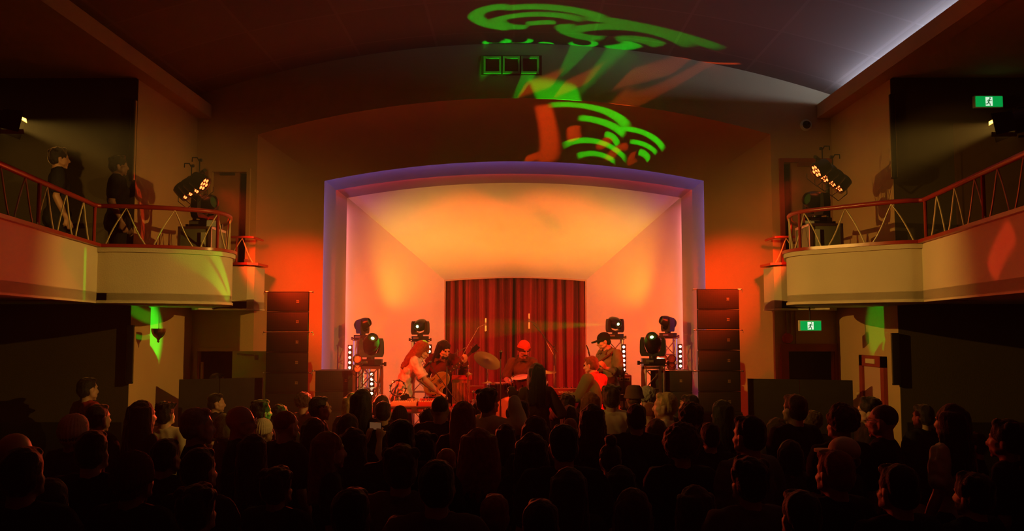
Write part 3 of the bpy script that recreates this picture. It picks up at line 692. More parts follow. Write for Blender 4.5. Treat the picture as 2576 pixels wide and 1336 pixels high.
# round par lamps clamped by the front towers
def par_can(loc, d, label, name='par_can', lm=None, rr=.085, L=.14, group=None):
    r = thing(name, label, 'stage light', loc, group=group); q = Vector(d).to_track_quat('Z', 'Y').to_matrix().to_4x4()
    m = MB().lathe([(rr*.5, -L), (rr*.85, -L*.9), (rr, -L*.3), (rr, .02), (rr*.92, .02), (rr*.9, -.01), (.005, -.015)], n=20); m.bm.transform(q); m.build('housing', M_BLK2, r)
    m = MB().lathe([(.001, .004), (rr*.6, .002), (rr*.88, -.006), (.001, -.012)], n=20); m.bm.transform(q); m.build('lens', lm or mat('pink lens', (.9, .45, .35), .15, var=.2, vscale=40), r)
    m = MB().tube([(-rr-.012, 0, -.03), (-rr-.012, 0, -.03-rr*.6), (0, 0, -.05-rr*1.3), (rr+.012, 0, -.03-rr*.6), (rr+.012, 0, -.03)], .006, 6); m.build('yoke', M_STEEL, r)
    return r
for px, py, D, t in ((899, 903, 11.9, 'upper par lamp left of the left front moving head'), (899, 926, 11.9, 'lower par lamp left of the left front moving head'),
   (1668, 903, 12.45, 'par lamp just right of the right front moving head'), (1690, 903, 12.45, 'outer par lamp of the pair right of the right front moving head'), (1689, 922, 12.45, 'lowest par lamp right of the right front moving head')):
    p = at(px, py, D); par_can(p, (0, -1, .05), 'round black '+t, rr=.062, L=.1)
# ---------------------------------------------------------------- balcony rigs
M_RLED = mat('red led lens', (1, .2, .1), .3, emit=(1., .10, .02), es=7)
ZF = ZB+.12
def rig(sg, bar_a, bar_b, pole_px, case_px, case_y, mh_px, side):
    A, B = bar_a, bar_b; c = (A+B)/2
    r = thing('light_stand', 'black stand with T-bar carrying four par lamps on the %s balcony' % side, 'stand', (c.x, c.y, ZF)); h = c.z-ZF; M = Matrix.Translation(-Vector(r.location))
    MB().tube([(0, 0, .35), (0, 0, h)], .024, 10).tube([(0, 0, 0.1), (0, 0, .4)], .03, 10).build('pole', M_BLACK, r)
    for k in range(3):
        a = math.radians(90+120*k); MB().tube([(0, 0, .42), (.32*math.cos(a), .32*math.sin(a), .02)], .012, 6).build('leg', M_BLACK, r)
    MB().tube([M@A, M@B], .022, 8).build('crossbar', M_BLACK, r)
    for k in range(2):
        p = M@A.lerp(B, .3+.45*k); MB().tube([p, p+Vector((0, 0, .15)), p+Vector((.03*sg, 0, .2)), p+Vector((.09*sg, 0, .2)), p+Vector((.09*sg, 0, .15))], .008, 6).cyl(p+Vector((-.03*sg, 0, .17)), p+Vector((.0, 0, .17)), .02, n=8).build('hook_clamp', M_BLACK, r)
    for k in range(4):
        p = A.lerp(B, .04+.31*k); d = Vector((-sg*.85, -.14, -.5)) if k < 2 else Vector((-sg*.75, -.05, -.65))
        c_ = par_can(p+Vector((0, 0, -.16)), d, 'black par lamp, %s along the T-bar of the %s balcony' % (('nearest', 'second', 'third', 'farthest')[k], side), lm=M_BLACK, rr=.10, L=.17)
        q = d.to_track_quat('Z', 'Y').to_matrix().to_4x4()
        for i in range(7):
            a = i*PI/3; rr = .055 if i < 6 else 0
            m = MB().lathe([(.001, .010), (.014, .008), (.022, .003), (.001, .0)], (rr*math.cos(a), rr*math.sin(a), 0), n=10); m.bm.transform(q); m.build('led', M_RLED, c_)
        MB().tube([(0, 0, -.02), (0, 0, .16)], .01, 6).build('clamp', M_BLACK, c_)
    # loose cable loop
    p = M@B; pts = [p+Vector((sg*(.02+.10*math.sin(t*1.3)), .02*t, -.05-.16*abs(math.sin(t*.8))+.02*t)) for t in [k*.45 for k in range(12)]]
    MB().tube(pts, .005, 5).build('cable', M_BLACK, r)
    # flight case with a moving head on it
    a, b = at(case_px[0], case_y, 10.15), at(case_px[1], case_y, 10.15); W = b.x-a.x; H = a.z-ZF
    cs = thing('flight_case', 'olive flight case with metal corners under the lamp on the %s balcony' % side, 'flight case', ((a.x+b.x)/2, 10.15, ZF))
    MB().box((-W/2, 0, .06), (W/2, .5, H), bev=.006).build('case_body', mat('olive laminate', (.22, .21, .12), .45, var=.08), cs)
    m = MB()
    for sx in (-1, 1):
        for yy in (0, .5): m.cbox((sx*(W/2-.012), yy, H/2+.03), (.035, .03, H-.06))
    for zz in (.075, H-.012):
        m.cbox((0, 0, zz), (W, .02, .03)); m.cbox((0, .5, zz), (W, .02, .03))
        for sx in (-1, 1): m.cbox((sx*W/2, .25, zz), (.02, .5, .03))
    m.build('edging', M_METAL, cs, smooth=False)
    MB().cbox((-sg*(W/2-.09), -.012, H*.5), (.05, .02, H-.14)).build('label_strip', mat('pale case strip', (.62, .62, .40), .4), cs, smooth=False)
    for sx in (-1, 1): MB().cbox((sx*W/2, .25, H*.6), (.02, .14, .12), bev=.005).build('handle', M_BLACK, cs)
    for sx in (-1, 1):
        for yy in (.06, .44): MB().cyl((sx*(W/2-.06)-.015, yy, .03), (sx*(W/2-.06)+.015, yy, .03), .03, n=12).build('castor', M_BLACK, cs)
    p = Vector(((a.x+b.x)/2-sg*.02, 10.40, ZF+H+.001))
    r2, Mh = moving_head(p, -sg*1.15, 1.45, 'black moving head standing on the flight case of the %s balcony' % side, None, .95, 'balcony moving heads'); HM['balc_'+side] = Mh
PARPOS = {}
rig(-1, at(515, 428, 9.95), at(470, 458, 10.75), 490, (449, 531), 570, 515, 'left')
rig(1, at(2050, 395, 9.95), at(2108, 440, 10.75), 2078, (2036, 2118), 563, 2050, 'right')
# ---------------------------------------------------------------- exit signs
M_EXG = mat('green exit panel', (.0, .3, .08), .4, emit=(.0, .42, .07), es=.75); M_EXW = mat('white exit panel', (.8, .9, .8), .4, emit=(.75, 1., .75), es=.9)
def exit_sign(a, b, label, hang=0):
    W, H = b.x-a.x, a.z-b.z
    r = thing('exit_sign', label, 'exit sign', ((a.x+b.x)/2, a.y, b.z))
    MB().box((-W/2-.012, .006, -.01), (W/2+.012, .06, H+.012), bev=.004).build('housing', mat('pale sign housing', (.7, .7, .62), .4), r)
    MB().box((-W/2, -.004, 0), (W/2, .004, H)).build('green_panel', M_EXG, r, smooth=False)
    w = H*.36
    MB().box((-w, -.007, .01), (w*.8, -.0045, H-.01)).build('white_panel', M_EXW, r, smooth=False)
    m = MB(); s = H; o = Vector((-.02*W, -.009, 0))
    def L(p, q, t): m.tube([o+Vector((p[0]*s, 0, p[1]*s)), o+Vector((q[0]*s, 0, q[1]*s))], t*s, 6)
    m.ball(o+Vector((.10*s, 0, .80*s)), (.075*s, .002, .075*s), 10)
    L((.05, .68), (-.06, .42), .055); L((.05, .68), (.02, .5), .05)
    L((.04, .67), (-.12, .60), .03); L((-.12, .60), (-.20, .46), .03); L((.06, .66), (.16, .55), .03); L((.16, .55), (.26, .58), .03)
    L((-.05, .42), (.08, .28), .042); L((.08, .28), (.10, .08), .038); L((-.06, .42), (-.12, .26), .04); L((-.12, .26), (-.32, .24), .036)
    for v in m.bm.verts: v.co.y = max(-.011, min(-.0075, v.co.y))
    m.build('running_figure', mat('figure green', (.0, .12, .03), .5, emit=(0, .16, .03), es=.5), r)
    if hang: MB().cyl((0, .03, H), (0, .03, hang-b.z), .01, n=8).build('hanger', M_STEEL, r)
    return r
exit_sign(at(2453, 243, 10.40), at(2521, 269, 10.40), 'green running-man exit sign on the dark upper right wall')
exit_sign(at(2013, 808, 11.0), at(2065, 831, 11.0), 'green running-man exit sign hanging below the right balcony', hang=ZB)
# ---------------------------------------------------------------- small wall fittings
def tobj(name, mb, m, label, cat, loc, **k):
    mb.bm.transform(Matrix.Translation(-Vector(loc))); o = mb.build(name, m, **k); o.location = loc; return tag(o, label, cat)
p = at(2026, 316, D0); r = thing('security_camera', 'small round camera in a pale ring high on the right front wall', 'camera', p)
MB().lathe([(.085, 0), (.085, .03), (.07, .05), (.06, .05), (.06, .0)], (0, 0, 0), (0, -1, 0), 24).build('ring', mat('pale ring', (.7, .7, .7), .4), r)
MB().ball((0, -.03, 0), .062, 16).build('dome', mat('dark glass', (.01, .01, .01), .1), r)
p = at(1980, 851, D0-.02); r = thing('alarm_bell', 'round red alarm bell beside the right lower doorway', 'alarm bell', p)
MB().lathe([(.02, .07), (.07, .06), (.078, .02), (.078, 0), (.01, 0)], (0, 0, 0), (0, -1, 0), 24).build('gong', mat('red enamel', (.5, .03, .02), .3), r)
for dx in (-.015, .05, .12): MB().tube([(dx, .0, .07 if dx < .1 else -.1), (dx, .0, .42)], .008, 6).build('conduit', M_FRAME, r)
p = on_side(2163, 992, 1); r = thing('light_switch', 'small wall switch left of the salmon side door', 'light switch', p)
MB().box((-.03, -.05, -.04), (0, .05, .04), bev=.004).build('plate', M_WALL, r); MB().box((-.04, -.012, -.015), (-.03, .012, .015)).build('rocker', M_ROD, r)
# pendant bowl under the left balcony
p = at(398, 838, 10.6); r = thing('pendant_bowl_lamp', 'brass bowl lamp hanging below the left balcony', 'lamp', p); r.scale = (.55, .55, .8)
MB().lathe([(.16, .07), (.155, .03), (.13, -.02), (.07, -.065), (.03, -.08), (.03, -.09), (.06, -.075), (.12, -.035), (.145, .02), (.15, .07)], n=24, cap=False).build('bowl', mat('aged brass', (.45, .25, .07), .3, .9), r)
MB().lathe([(.005, -.15), (.03, -.13), (.02, -.11), (.045, -.09), (.01, -.08)], n=12).build('finial', mat('aged brass', (.45, .25, .07), .3, .9), r)
MB().tube([(0, 0, -.08), (0, 0, (ZB-p.z)/.8)], .006, 6).build('rod', M_STEEL, r)
# tall narrow panels by the wall edges
def slim(px0, px1, y0, y1, D, label, m=M_BLACK, fm=M_WALL):
    a, b = at(px0, y0, D), at((px0+px1)/2, y1, D); W = at(px1, y0, D).x-a.x
    r = thing('narrow_wall_panel', label, 'panel', (a.x+W/2, D, b.z))
    MB().box((-W/2, 0, 0), (W/2, .045, a.z-b.z), bev=.004).build('panel', m, r)
    MB().box((-W/2-.01, .02, .02), (-W/2, .055, a.z-b.z-.02)).box((W/2, .02, .02), (W/2+.01, .055, a.z-b.z-.02)).build('edge', fm, r, smooth=False)
slim(329, 338, 247, 455, 10.425, 'tall narrow dark panel at the wall edge above the left balcony')
slim(2238, 2250, 237, 449, 10.425, 'tall narrow dark panel at the wall edge above the right balcony')
slim(319, 335, 818, 966, 10.425, 'tall narrow dark panel on the wall edge below the left balcony')
slim(2243, 2261, 838, 969, 10.425, 'tall narrow dark panel on the wall edge below the right balcony')
# ================================================================== PEOPLE
def remesh(mb, name, vox, smooth=2, disp=None):
    me = mb.mesh('tmp', False); o = bpy.data.objects.new('tmp', me); COL.objects.link(o)
    md = o.modifiers.new('r', 'REMESH'); md.mode = 'VOXEL'; md.voxel_size = vox; md.use_smooth_shade = True
    if smooth:
        sm = o.modifiers.new('s', 'SMOOTH'); sm.factor = .5; sm.iterations = smooth
    dg = bpy.context.evaluated_depsgraph_get(); dg.update()
    r = bpy.data.meshes.new_from_object(o.evaluated_get(dg)); r.name = name
    bpy.data.objects.remove(o); bpy.data.meshes.remove(me)
    if disp:
        n = len(r.vertices); c = [0.]*(3*n); q = [0.]*(3*n); r.vertices.foreach_get('co', c); r.vertices.foreach_get('normal', q)
        for i in range(0, 3*n, 3):
            d = disp(Vector(c[i:i+3]), Vector(q[i:i+3])); c[i] += d.x; c[i+1] += d.y; c[i+2] += d.z
        r.vertices.foreach_set('co', c); r.update()
    r.polygons.foreach_set('use_smooth', [True]*len(r.polygons))
    return r
V = Vector
def lerp(a, b, t): return Vector(a).lerp(Vector(b), t)
def head_matrix(P):
    return Matrix.Translation(P['neck'])@Matrix.Rotation(P.get('hyaw', 0), 4, 'Z')@Matrix.Rotation(P.get('hpitch', 0), 4, 'X')@Matrix.Rotation(P.get('hroll', 0), 4, 'Y')@Matrix.Translation((0, .018, .125))
def add_head(mb, M, fine=True):
    def B(c, r, n=14): mb.ball(M@Vector(c), r, n, M.to_3x3().to_4x4())
    def C(a, b, r0, r1=None): mb.caps(M@Vector(a), M@Vector(b), r0, r1, 10)
    B((0, -.012, .03), (.077, .098, .092), 20); B((0, .035, -.03), (.062, .058, .078), 16); B((0, .03, -.075), (.048, .05, .035), 14)
    B((0, .076, -.105), (.020, .018, .016), 10); C((0, .088, .015), (0, .112, -.028), .009, .013); B((0, .100, -.032), (.017, .014, .010), 10)
    C((-.032, .082, .032), (.032, .082, .032), .011)
    for s in (-1, 1):
        B((s*.078, -.005, -.01), (.011, .020, .033), 10); C((s*.04, .075, -.02), (s*.055, .045, -.03), .016); C((s*.05, .05, -.07), (s*.06, .0, -.05), .018)
    C((-.02, .090, -.062), (.02, .090, -.062), .0075); C((-.018, .088, -.074), (.018, .088, -.074), .0075)
    C((0, -.02, -.06), (0, -.03, -.17), .055, .058)
def hand(mb, wr, d, up, curl=.5, s=1., thumb=1):
    """palm + five fingers. d: direction forearm->fingers, up: back-of-hand normal"""
    d = Vector(d).normalized(); up = Vector(up); up = (up-d*up.dot(d)).normalized(); sd = d.cross(up)
    wr = Vector(wr)
    for k in range(4): mb.caps(wr+sd*(k-1.5)*.012*s, wr+d*.085*s+sd*(k-1.5)*.021*s, .015*s, .013*s, 8)
    for k, L in enumerate((.068, .078, .072, .056)):
        p = wr+d*.09*s+sd*(k-1.5)*.021*s; a = 0; q = d.copy()
        for j, f in enumerate((.45, .32, .23)):
            a += curl*(.9 if j == 0 else 1.1); q = d*math.cos(a)-up*math.sin(a); n = p+q*L*f*s; mb.caps(p, n, (.0098-j*.0008)*s, (.009-j*.0008)*s, 8); p = n
    p = wr+d*.03*s+sd*thumb*-.03*s; e = p+(d*.7-sd*thumb*.7-up*.3).normalized()*.04*s; g = e+(d*.9-up*(.2+curl*.5)).normalized()*.035*s
    mb.caps(wr+d*.02*s, p, .016*s, .014*s, 8); mb.caps(p, e, .013*s, .0105*s, 8); mb.caps(e, g, .0105*s, .009*s, 8)
def std(**k):
    P = dict(pelvis=V((0, 0, .95)), chest=V((0, .0, 1.28)), neck=V((0, -.02, 1.49)), w=1.,
             shL=V((-.185, -.01, 1.42)), shR=V((.185, -.01, 1.42)), elL=V((-.24, -.03, 1.13)), elR=V((.24, -.03, 1.13)),
             wrL=V((-.23, .08, .89)), wrR=V((.23, .08, .89)), hipL=V((-.095, 0, .92)), hipR=V((.095, 0, .92)), knL=V((-.11, .02, .50)), knR=V((.11, .02, .50)),
             anL=V((-.12, -.02, .09)), anR=V((.12, -.02, .09)), curl=.45, sleeve=.5, footd=V((0, 1, 0)))
    for a, b in k.items(): P[a] = V(b) if isinstance(b, tuple) else b
    return P
def body_mesh(P, vox):
    mb = MB(); M = head_matrix(P); add_head(mb, M)
    mb.caps(P['neck']+V((0, -.0, -.05)), M@V((0, -.02, -.07)), .058, .055)
    mb.caps(P['shL'], P['shR'], .045, .045); mb.caps(P['chest'], P['neck']+V((0, 0, -.10)), .095, .06); mb.caps(P['pelvis'], P['chest'], .10, .095)
    for s in 'LR':
        sh, el, wr = P['sh'+s], P['el'+s], P['wr'+s]; mb.caps(sh, el, .045, .038); mb.caps(el, lerp(el, wr, .3), .042, .043); mb.caps(lerp(el, wr, .3), wr, .043, .028)
        d = P.get('hd'+s, wr-el); up = P.get('hu'+s, V((1 if s == 'R' else -1, .1, .1))); hand(mb, wr+Vector(d).normalized()*.01, d, up, P.get('curl'+s, P['curl']), 1., (1 if s == 'L' else -1)*P.get('thumb', 1))
        hp, kn, an = P['hip'+s], P['kn'+s], P['an'+s]; mb.caps(P['pelvis'], hp, .11, .09); mb.caps(hp, kn, .085, .055); mb.caps(kn, lerp(kn, an, .35), .055, .056); mb.caps(lerp(kn, an, .35), an, .055, .038)
        f = P['footd']; mb.caps(an+V((0, 0, -.045)), an+f*.15+V((0, 0, -.06)), .04, .03)
    return remesh(mb, 'body', vox)
def shirt_mesh(P, vox, loose=1.):
    mb = MB(); c, pv = P['chest'], P['pelvis']; ax = (P['shR']-P['shL']).normalized(); w = P['w']
    R3 = Matrix(((ax.x, -ax.y, 0), (ax.y, ax.x, 0), (0, 0, 1))).to_4x4()
    for t, (rx, ry) in ((1, (.178, .122)), (.66, (.172, .12)), (.33, (.168, .12)), (0, (.186, .146)), (-.22, (.192, .15))):
        mb.ball(pv.lerp(c, t)+V((0, 0, .0)), (rx*w*loose, ry*w*loose, .13), 18, R3)
    mb.ball(lerp(P['chest'], P['neck'], .45), (.17*w, .105*w, .10), 16, R3)
    mb.caps(P['shL']+ax*.01, lerp(P['shL'], P['shR'], .5)+V((0, 0, .025)), .070*w, .072*w); mb.caps(P['shR']-ax*.01, lerp(P['shL'], P['shR'], .5)+V((0, 0, .025)), .070*w, .072*w)
    for s in 'LR':
        sh, el, wr = P['sh'+s], P['el'+s], P['wr'+s]
        k = P['sleeve']                                # .5 = short sleeve, 2 = long
        if k <= 1: mb.caps(sh, lerp(sh, el, .35+.65*k), .074*w, .072*loose)
        else: mb.caps(sh, el, .076*w, .066*loose); mb.caps(el, lerp(el, wr, .95 if k >= 2 else k-1), .064*loose, .052*loose)
    def fold(co, n):
        return n*(.004+.014*noise.noise(co*7)+.012*noise.noise(V((co.x*22+co.z*16, co.y*22, co.z*10))))
    nk = P['neck']; q = [nk+V((.078*math.cos(a), .072*math.sin(a)+.012, -.03-.02*math.sin(a))) for a in [2*PI*k/14 for k in range(14)]]
    mb.tube(q, .016, 6, closed=True)                # collar
    return remesh(mb, 'shirt', vox, 9, fold)
def trouser_mesh(P, vox, skirt=False):
    mb = MB(); mb.ball(P['pelvis']+V((0, 0, .0)), (.165*P['w'], .13*P['w'], .12), 16)
    for s in 'LR':
        hp, kn, an = P['hip'+s], P['kn'+s], P['an'+s]
        mb.caps(P['pelvis'], hp, .12, .105); mb.caps(hp, kn, .102, .074); mb.caps(kn, an+V((0, 0, .0)), .074, .062)
    return remesh(mb, 'trousers', vox, 2, lambda co, n: n*.006*noise.noise(co*12))
# --- hair and hats in the head frame (face looks along +y)
def strands(f=38, a=.006): return lambda co, n: n*(a*noise.noise(V((co.x*f, co.y*f, co.z*f*.35)))+a*.6*noise.noise(co*14))
def hair_mesh(kind, vox=.009):
    mb = MB(); B = mb.ball; d = strands(); rnd = random.Random(hash(kind) % 1000 if False else sum(map(ord, kind)))
    def cap(r=.0):
        B((0, -.022, .045), (.086+r, .098+r, .090+r), 18); B((0, -.045, .0), (.082+r, .075+r, .085+r), 16)
    if kind == 'short': cap(); B((0, .04, .10), (.06, .045, .030), 12)
    elif kind == 'wavy': cap(.008); [B((.075*math.cos(a), -.03+.07*math.sin(a), .05+.05*rnd.random()), .034, 8) for a in [k*.55 for k in range(11)]]; B((0, .04, .11), (.055, .04, .035), 12)
    elif kind == 'spiky':
        cap(.002)
        for k in range(46):
            a = k*2.4; q = .02+.068*math.sqrt(k/46); c = V((q*math.cos(a), -.02+q*1.15*math.sin(a), .12-q*.45)); mb.caps(c, c+V((q*.25*math.cos(a)+.01, q*.2*math.sin(a), .028+.012*rnd.random())), .014, .004, 6)
    elif kind == 'buzz':
        B((0, -.018, .038), (.080, .097, .090), 18); d = strands(60, .001)
    elif kind in ('curly', 'afro'):
        R = .105 if kind == 'curly' else .135; n = 110 if kind == 'curly' else 150
        B((0, -.03, .05), (R*.8, R*.86, R*.8), 14)
        for k in range(n):
            z = 1-2*(k+.5)/n; a = k*2.4; q = math.sqrt(1-z*z); v = V((q*math.cos(a), q*math.sin(a), z))
            if v.y > .45 and v.z < .45: continue
            if v.z < -.75: continue
            B(V((0, -.03, .045))+v*R*.86*V((1, 1, 1)).x, .020+.012*rnd.random(), 6)
        d = strands(60, .006)
    elif kind in ('long', 'longwave', 'longwide'):
        cap(.006); wd = {'long': 1., 'longwave': 1.12, 'longwide': 1.3}[kind]
        for k in range(13):
            a = math.radians(-200+k*220/12-0); x, y = .078*wd*math.cos(a), -.03+.078*math.sin(a); z1 = -.30-.06*rnd.random()
            mid = V((x*1.12, y-.01, -.12)); mb.caps((x, y, .06), mid, .030, .032*wd, 8); mb.caps(mid, (x*1.25*wd, y*.9-.045, z1), .032*wd, .014, 8)
        B((0, -.06, -.10), (.075*wd, .05, .16), 14)
        if kind == 'longwave': d = lambda co, n: n*(.012*noise.noise(co*13)+.005*noise.noise(co*40))
    elif kind == 'bob':
        cap(.010); [mb.caps((.082*math.cos(a), -.03+.082*math.sin(a), .04), (.098*math.cos(a), -.03+.09*math.sin(a), -.10), .030, .026, 8) for a in [math.radians(-200+k*20) for k in range(12)]]
    elif kind == 'bun': cap(); B((0, -.06, .155), (.05, .05, .045), 12); [B((.03*math.cos(k), -.06+.03*math.sin(k), .165), .022, 6) for k in range(6)]
    elif kind == 'pony':
        cap(); B((0, -.125, .06), .035, 10); mb.caps((0, -.13, .06), (0, -.16, -.10), .032, .036, 10); mb.caps((0, -.16, -.10), (0, -.13, -.26), .036, .012, 10)
    elif kind == 'beanie':
        B((0, -.018, .052), (.092, .110, .100), 20); mb.lathe([(.085, -.03), (.103, -.028), (.106, .0), (.103, .028), (.085, .03)], (0, -.022, .022), (0, -.18, 1), 24); B((0, -.05, -.03), (.074, .06, .06), 12)
        d = lambda co, n: n*.0035*math.sin(60*math.atan2(co.y, co.x)*.5)
    elif kind == 'cap':
        B((0, -.015, .050), (.088, .106, .090), 20); mb.prism([(.075*math.cos(t), .06+.13*math.sin(t)) for t in [PI*k/12 for k in range(13)]], .024, .046); B((0, -.045, -.02), (.076, .065, .06), 12); d = None
    elif kind == 'hat':
        mb.lathe([(.10, .02), (.125, -.022), (.127, -.014), (.105, .035), (.095, .10), (.07, .135), (.02, .14), (.001, .14)], (0, -.015, .03), (0, 0, 1), 28); B((0, -.045, -.02), (.076, .065, .06), 12); d = None
    elif kind == 'fringe': B((0, -.05, -.02), (.080, .066, .05), 14); d = strands(40, .004)
    return remesh(mb, 'hair', vox, 1, d)
HC = {}
def hair(kind):
    if kind not in HC: HC[kind] = hair_mesh(kind)
    return HC[kind]
HATS = {'beanie': 'beanie', 'cap': 'cap', 'hat': 'hat'}
def cloth(name, col, rough=.85): return mat('cloth '+name, col, rough, bump=.2, bscale=180, var=.12, spec=.1)
def hairm(name, col):
    m = mat('hair '+name, col, .62, bump=.5, bscale=90, var=.2, vscale=30, spec=.2); b = m.node_tree.nodes['Principled BSDF']
    b.inputs['Sheen Weight'].default_value = .55; b.inputs['Sheen Roughness'].default_value = .35; b.inputs['Sheen Tint'].default_value = (.9, .6, .45, 1); return m
H_BLK, H_BRN, H_BLD, H_GRY, H_RED = hairm('black', (.012, .009, .008)), hairm('brown', (.05, .025, .012)), hairm('blond', (.40, .26, .12)), hairm('grey', (.28, .25, .22)), hairm('auburn', (.20, .055, .02))
C_BLK, C_NAVY, C_GREY, C_PALE, C_OLIVE, C_RED, C_BRN = cloth('black', (.012, .012, .013)), cloth('navy', (.02, .025, .045)), cloth('grey', (.12, .11, .10)), cloth('pale', (.60, .52, .36)), cloth('olive', (.16, .15, .06)), cloth('red', (.45, .04, .03)), cloth('brown', (.10, .05, .03))
def link_mesh(name, me, m, par, mtx=None):
    o = bpy.data.objects.new(name, me); COL.objects.link(o); o.parent = par
    if not me.materials: me.materials.append(m)
    o.material_slots[0].link = 'OBJECT'; o.material_slots[0].material = m
    if mtx: o.matrix_local = mtx
    return o
def add_glasses(par, M):
    mb = MB()
    for s in (-1, 1):
        mb.tube([M@V((s*.034+.024*math.cos(a), .104, .012+.018*math.sin(a))) for a in [k*PI/6 for k in range(12)]], .0022, 5, closed=True)
        mb.tube([M@V((s*.058, .102, .015)), M@V((s*.083, .01, .01))], .002, 5)
    mb.tube([M@V((-.010, .106, .014)), M@V((.010, .106, .014))], .002, 5); mb.build('glasses', M_METAL, par)
def add_trim(par, P, m):
    """collar flaps, button placket and sleeve cuffs of a shirt"""
    nk = P['neck']; mb = MB()
    mb.tube([nk+V((.080*math.cos(a), .074*math.sin(a)+.012, -.005-.035*math.sin(a))) for a in [2*PI*k/18 for k in range(18)]], .014, 6, closed=True)
    for s_ in (-1, 1):
        a, b, c = nk+V((s_*.075, .055, .0)), nk+V((s_*.012, .105, -.055)), nk+V((s_*.085, .112, -.085))
        mb.rings([[a, b, c], [p+V((0, .012, .004)) for p in (a, b, c)]])
    mb.build('collar', m, par, smooth=False)
    for s_ in 'LR':
        mb = MB()
        sh, el, wr = P['sh'+s_], P['el'+s_], P['wr'+s_]; k = P['sleeve']
        if k <= 1: p, q = lerp(sh, el, .35+.65*k+.06), lerp(sh, el, .35+.65*k+.20); R_ = .075
        else: t = .95 if k >= 2 else k-1; p, q = lerp(el, wr, max(0, t-.06)), lerp(el, wr, t+.08); R_ = .058 if k >= 2 else .066
        d = (q-p).normalized()
        mb.lathe([(R_*.85, 0), (R_, .004), (R_+.004, .02), (R_, (q-p).length), (R_*.86, (q-p).length)], p, d, 18, cap=False); mb.build('cuff', m, par)
def add_eyes(par, M):
    for s in (-1, 1): MB().ball(M@V((s*.032, .083, .012)), .0125, 10).build('eye', mat('eye', (.02, .012, .01), .15), par)
def musician(label, loc, rz, P, sc=1., shirt=C_GREY, trous=C_BLK, hk='short', hm=H_BRN, vox=.0075, trim=None):
    r = thing('person', label, 'person', loc, rz); r.scale = (sc,)*3
    b = link_mesh('body', body_mesh(P, vox), M_SKIN, r); link_mesh('shirt', shirt_mesh(P, .011), shirt, r); link_mesh('trousers', trouser_mesh(P, .014), trous, r)
    M = head_matrix(P)
    if hk: link_mesh(HATS.get(hk, 'hair'), hair(hk), hm, r, M)
    add_eyes(r, M)
    if trim: add_trim(r, P, trim)
    return r, M
# ================================================================== THE BAND
SKZ = ZST
# --- long-haired player bending over the keys, left (faces right)
def rp(px, D): return x_of(px, 950, D)
P1 = std(pelvis=(0, 0, .96), chest=(0, .10, 1.27), neck=(0, .20, 1.46), hpitch=-.55, shL=(-.18, .16, 1.40), shR=(.18, .16, 1.40), elL=(-.24, .26, 1.15), elR=(.25, .30, 1.16),
         wrL=(-.16, .46, .98), wrR=(.17, .50, .97), hdL=(.1, 1, -.3), hdR=(-.1, 1, -.4), huL=(0, .3, 1), huR=(0, .3, 1), curl=.35, sleeve=.5, knL=(-.11, .08, .5), knR=(.11, .02, .5))
C_PINK = mat('faded printed shirt', (.60, .54, .58), .85, bump=.2, bscale=180, var=.35, vscale=11, spec=.1); LXK = 12.2
m1, M1 = musician('person with long curly reddish hair bending over the keyboards in a short-sleeved shirt', (rp(1012, LXK), LXK, SKZ), math.radians(-80), P1, 1.0, C_PINK, C_BLK, 'longwave', H_RED, trim=C_PINK)
# --- long-haired bearded guitarist behind
P2 = std(w=.92, pelvis=(0, 0, .95), chest=(0, .04, 1.26), neck=(0, .06, 1.45), hpitch=-.45, hyaw=.85, elL=(-.32, .02, 1.20), wrL=(-.40, .26, 1.36), elR=(.27, -.02, 1.10), wrR=(.08, .25, 1.02),
         hdL=(-.3, .6, .8), huL=(-.6, .2, -.3), hdR=(-.8, .4, -.1), huR=(.2, 1, .4), curl=.55, sleeve=2)
GX = 12.95
m2, M2 = musician('person with long dark hair and beard playing a hollow-body guitar', (rp(1112, GX), GX, SKZ), PI-.15, P2, 1.0, cloth('dark red', (.10, .02, .015)), C_BLK, 'long', H_BLK, trim=C_BRN)
mb = MB()
for s in (-1, 0, 1): mb.ball(M2@V((s*.03, .075, -.10)), (.03, .028, .035), 10)
link_mesh('beard', remesh(mb, 'beard', .008, 1, strands(50, .004)), H_BLK, m2)
# --- drummer
RZ = .22
P3 = std(pelvis=(0, 0, .60), chest=(0, .05, .93), neck=(0, .06, 1.14), hpitch=-.4, hyaw=.3, w=.92, shL=(-.175, .05, 1.06), shR=(.175, .05, 1.06), elL=(-.25, .06, .80), elR=(.26, .06, .80),
         wrL=(-.20, .30, .76), wrR=(.24, .30, .76), hdL=(.2, 1, 0), hdR=(-.2, 1, 0), huL=(0, 0, 1), huR=(0, 0, 1), curl=.9, sleeve=.75,
         hipL=(-.10, .02, .58), hipR=(.10, .02, .58), knL=(-.20, .42, .58), knR=(.20, .42, .58), anL=(-.20, .45, .10), anR=(.20, .45, .10))
DRX = 13.6; pdr = at(1313, 854, DRX); zb = pdr.z-1.41
m3, M3 = musician('seated drummer in an orange beanie, moustache and dark short-sleeved shirt', (pdr.x, DRX, zb), PI+.1, P3, 1.0, cloth('drummer shirt', (.13, .11, .06)), C_BLK, 'beanie', cloth('orange knit', (.75, .16, .05)), trim=cloth('drummer trim', (.09, .075, .04)))
mb = MB(); mb.caps(M3@V((-.022, .098, -.048)), M3@V((.022, .098, -.048)), .008, .008, 8); mb.caps(M3@V((-.022, .098, -.048)), M3@V((-.034, .085, -.062)), .007, .004, 6); mb.caps(M3@V((.022, .098, -.048)), M3@V((.034, .085, -.062)), .007, .004, 6)
mb.build('moustache', H_BLK, m3)
riser_z = zb
m = MB().lathe([(.100, -.026), (.110, -.024), (.113, .0), (.110, .022), (.100, .024)], (0, -.020, .012), (0, -.18, 1), 24, cap=False); m.bm.transform(M3); m.build('beanie_band', cloth('dark knit band', (.09, .03, .02)), m3)
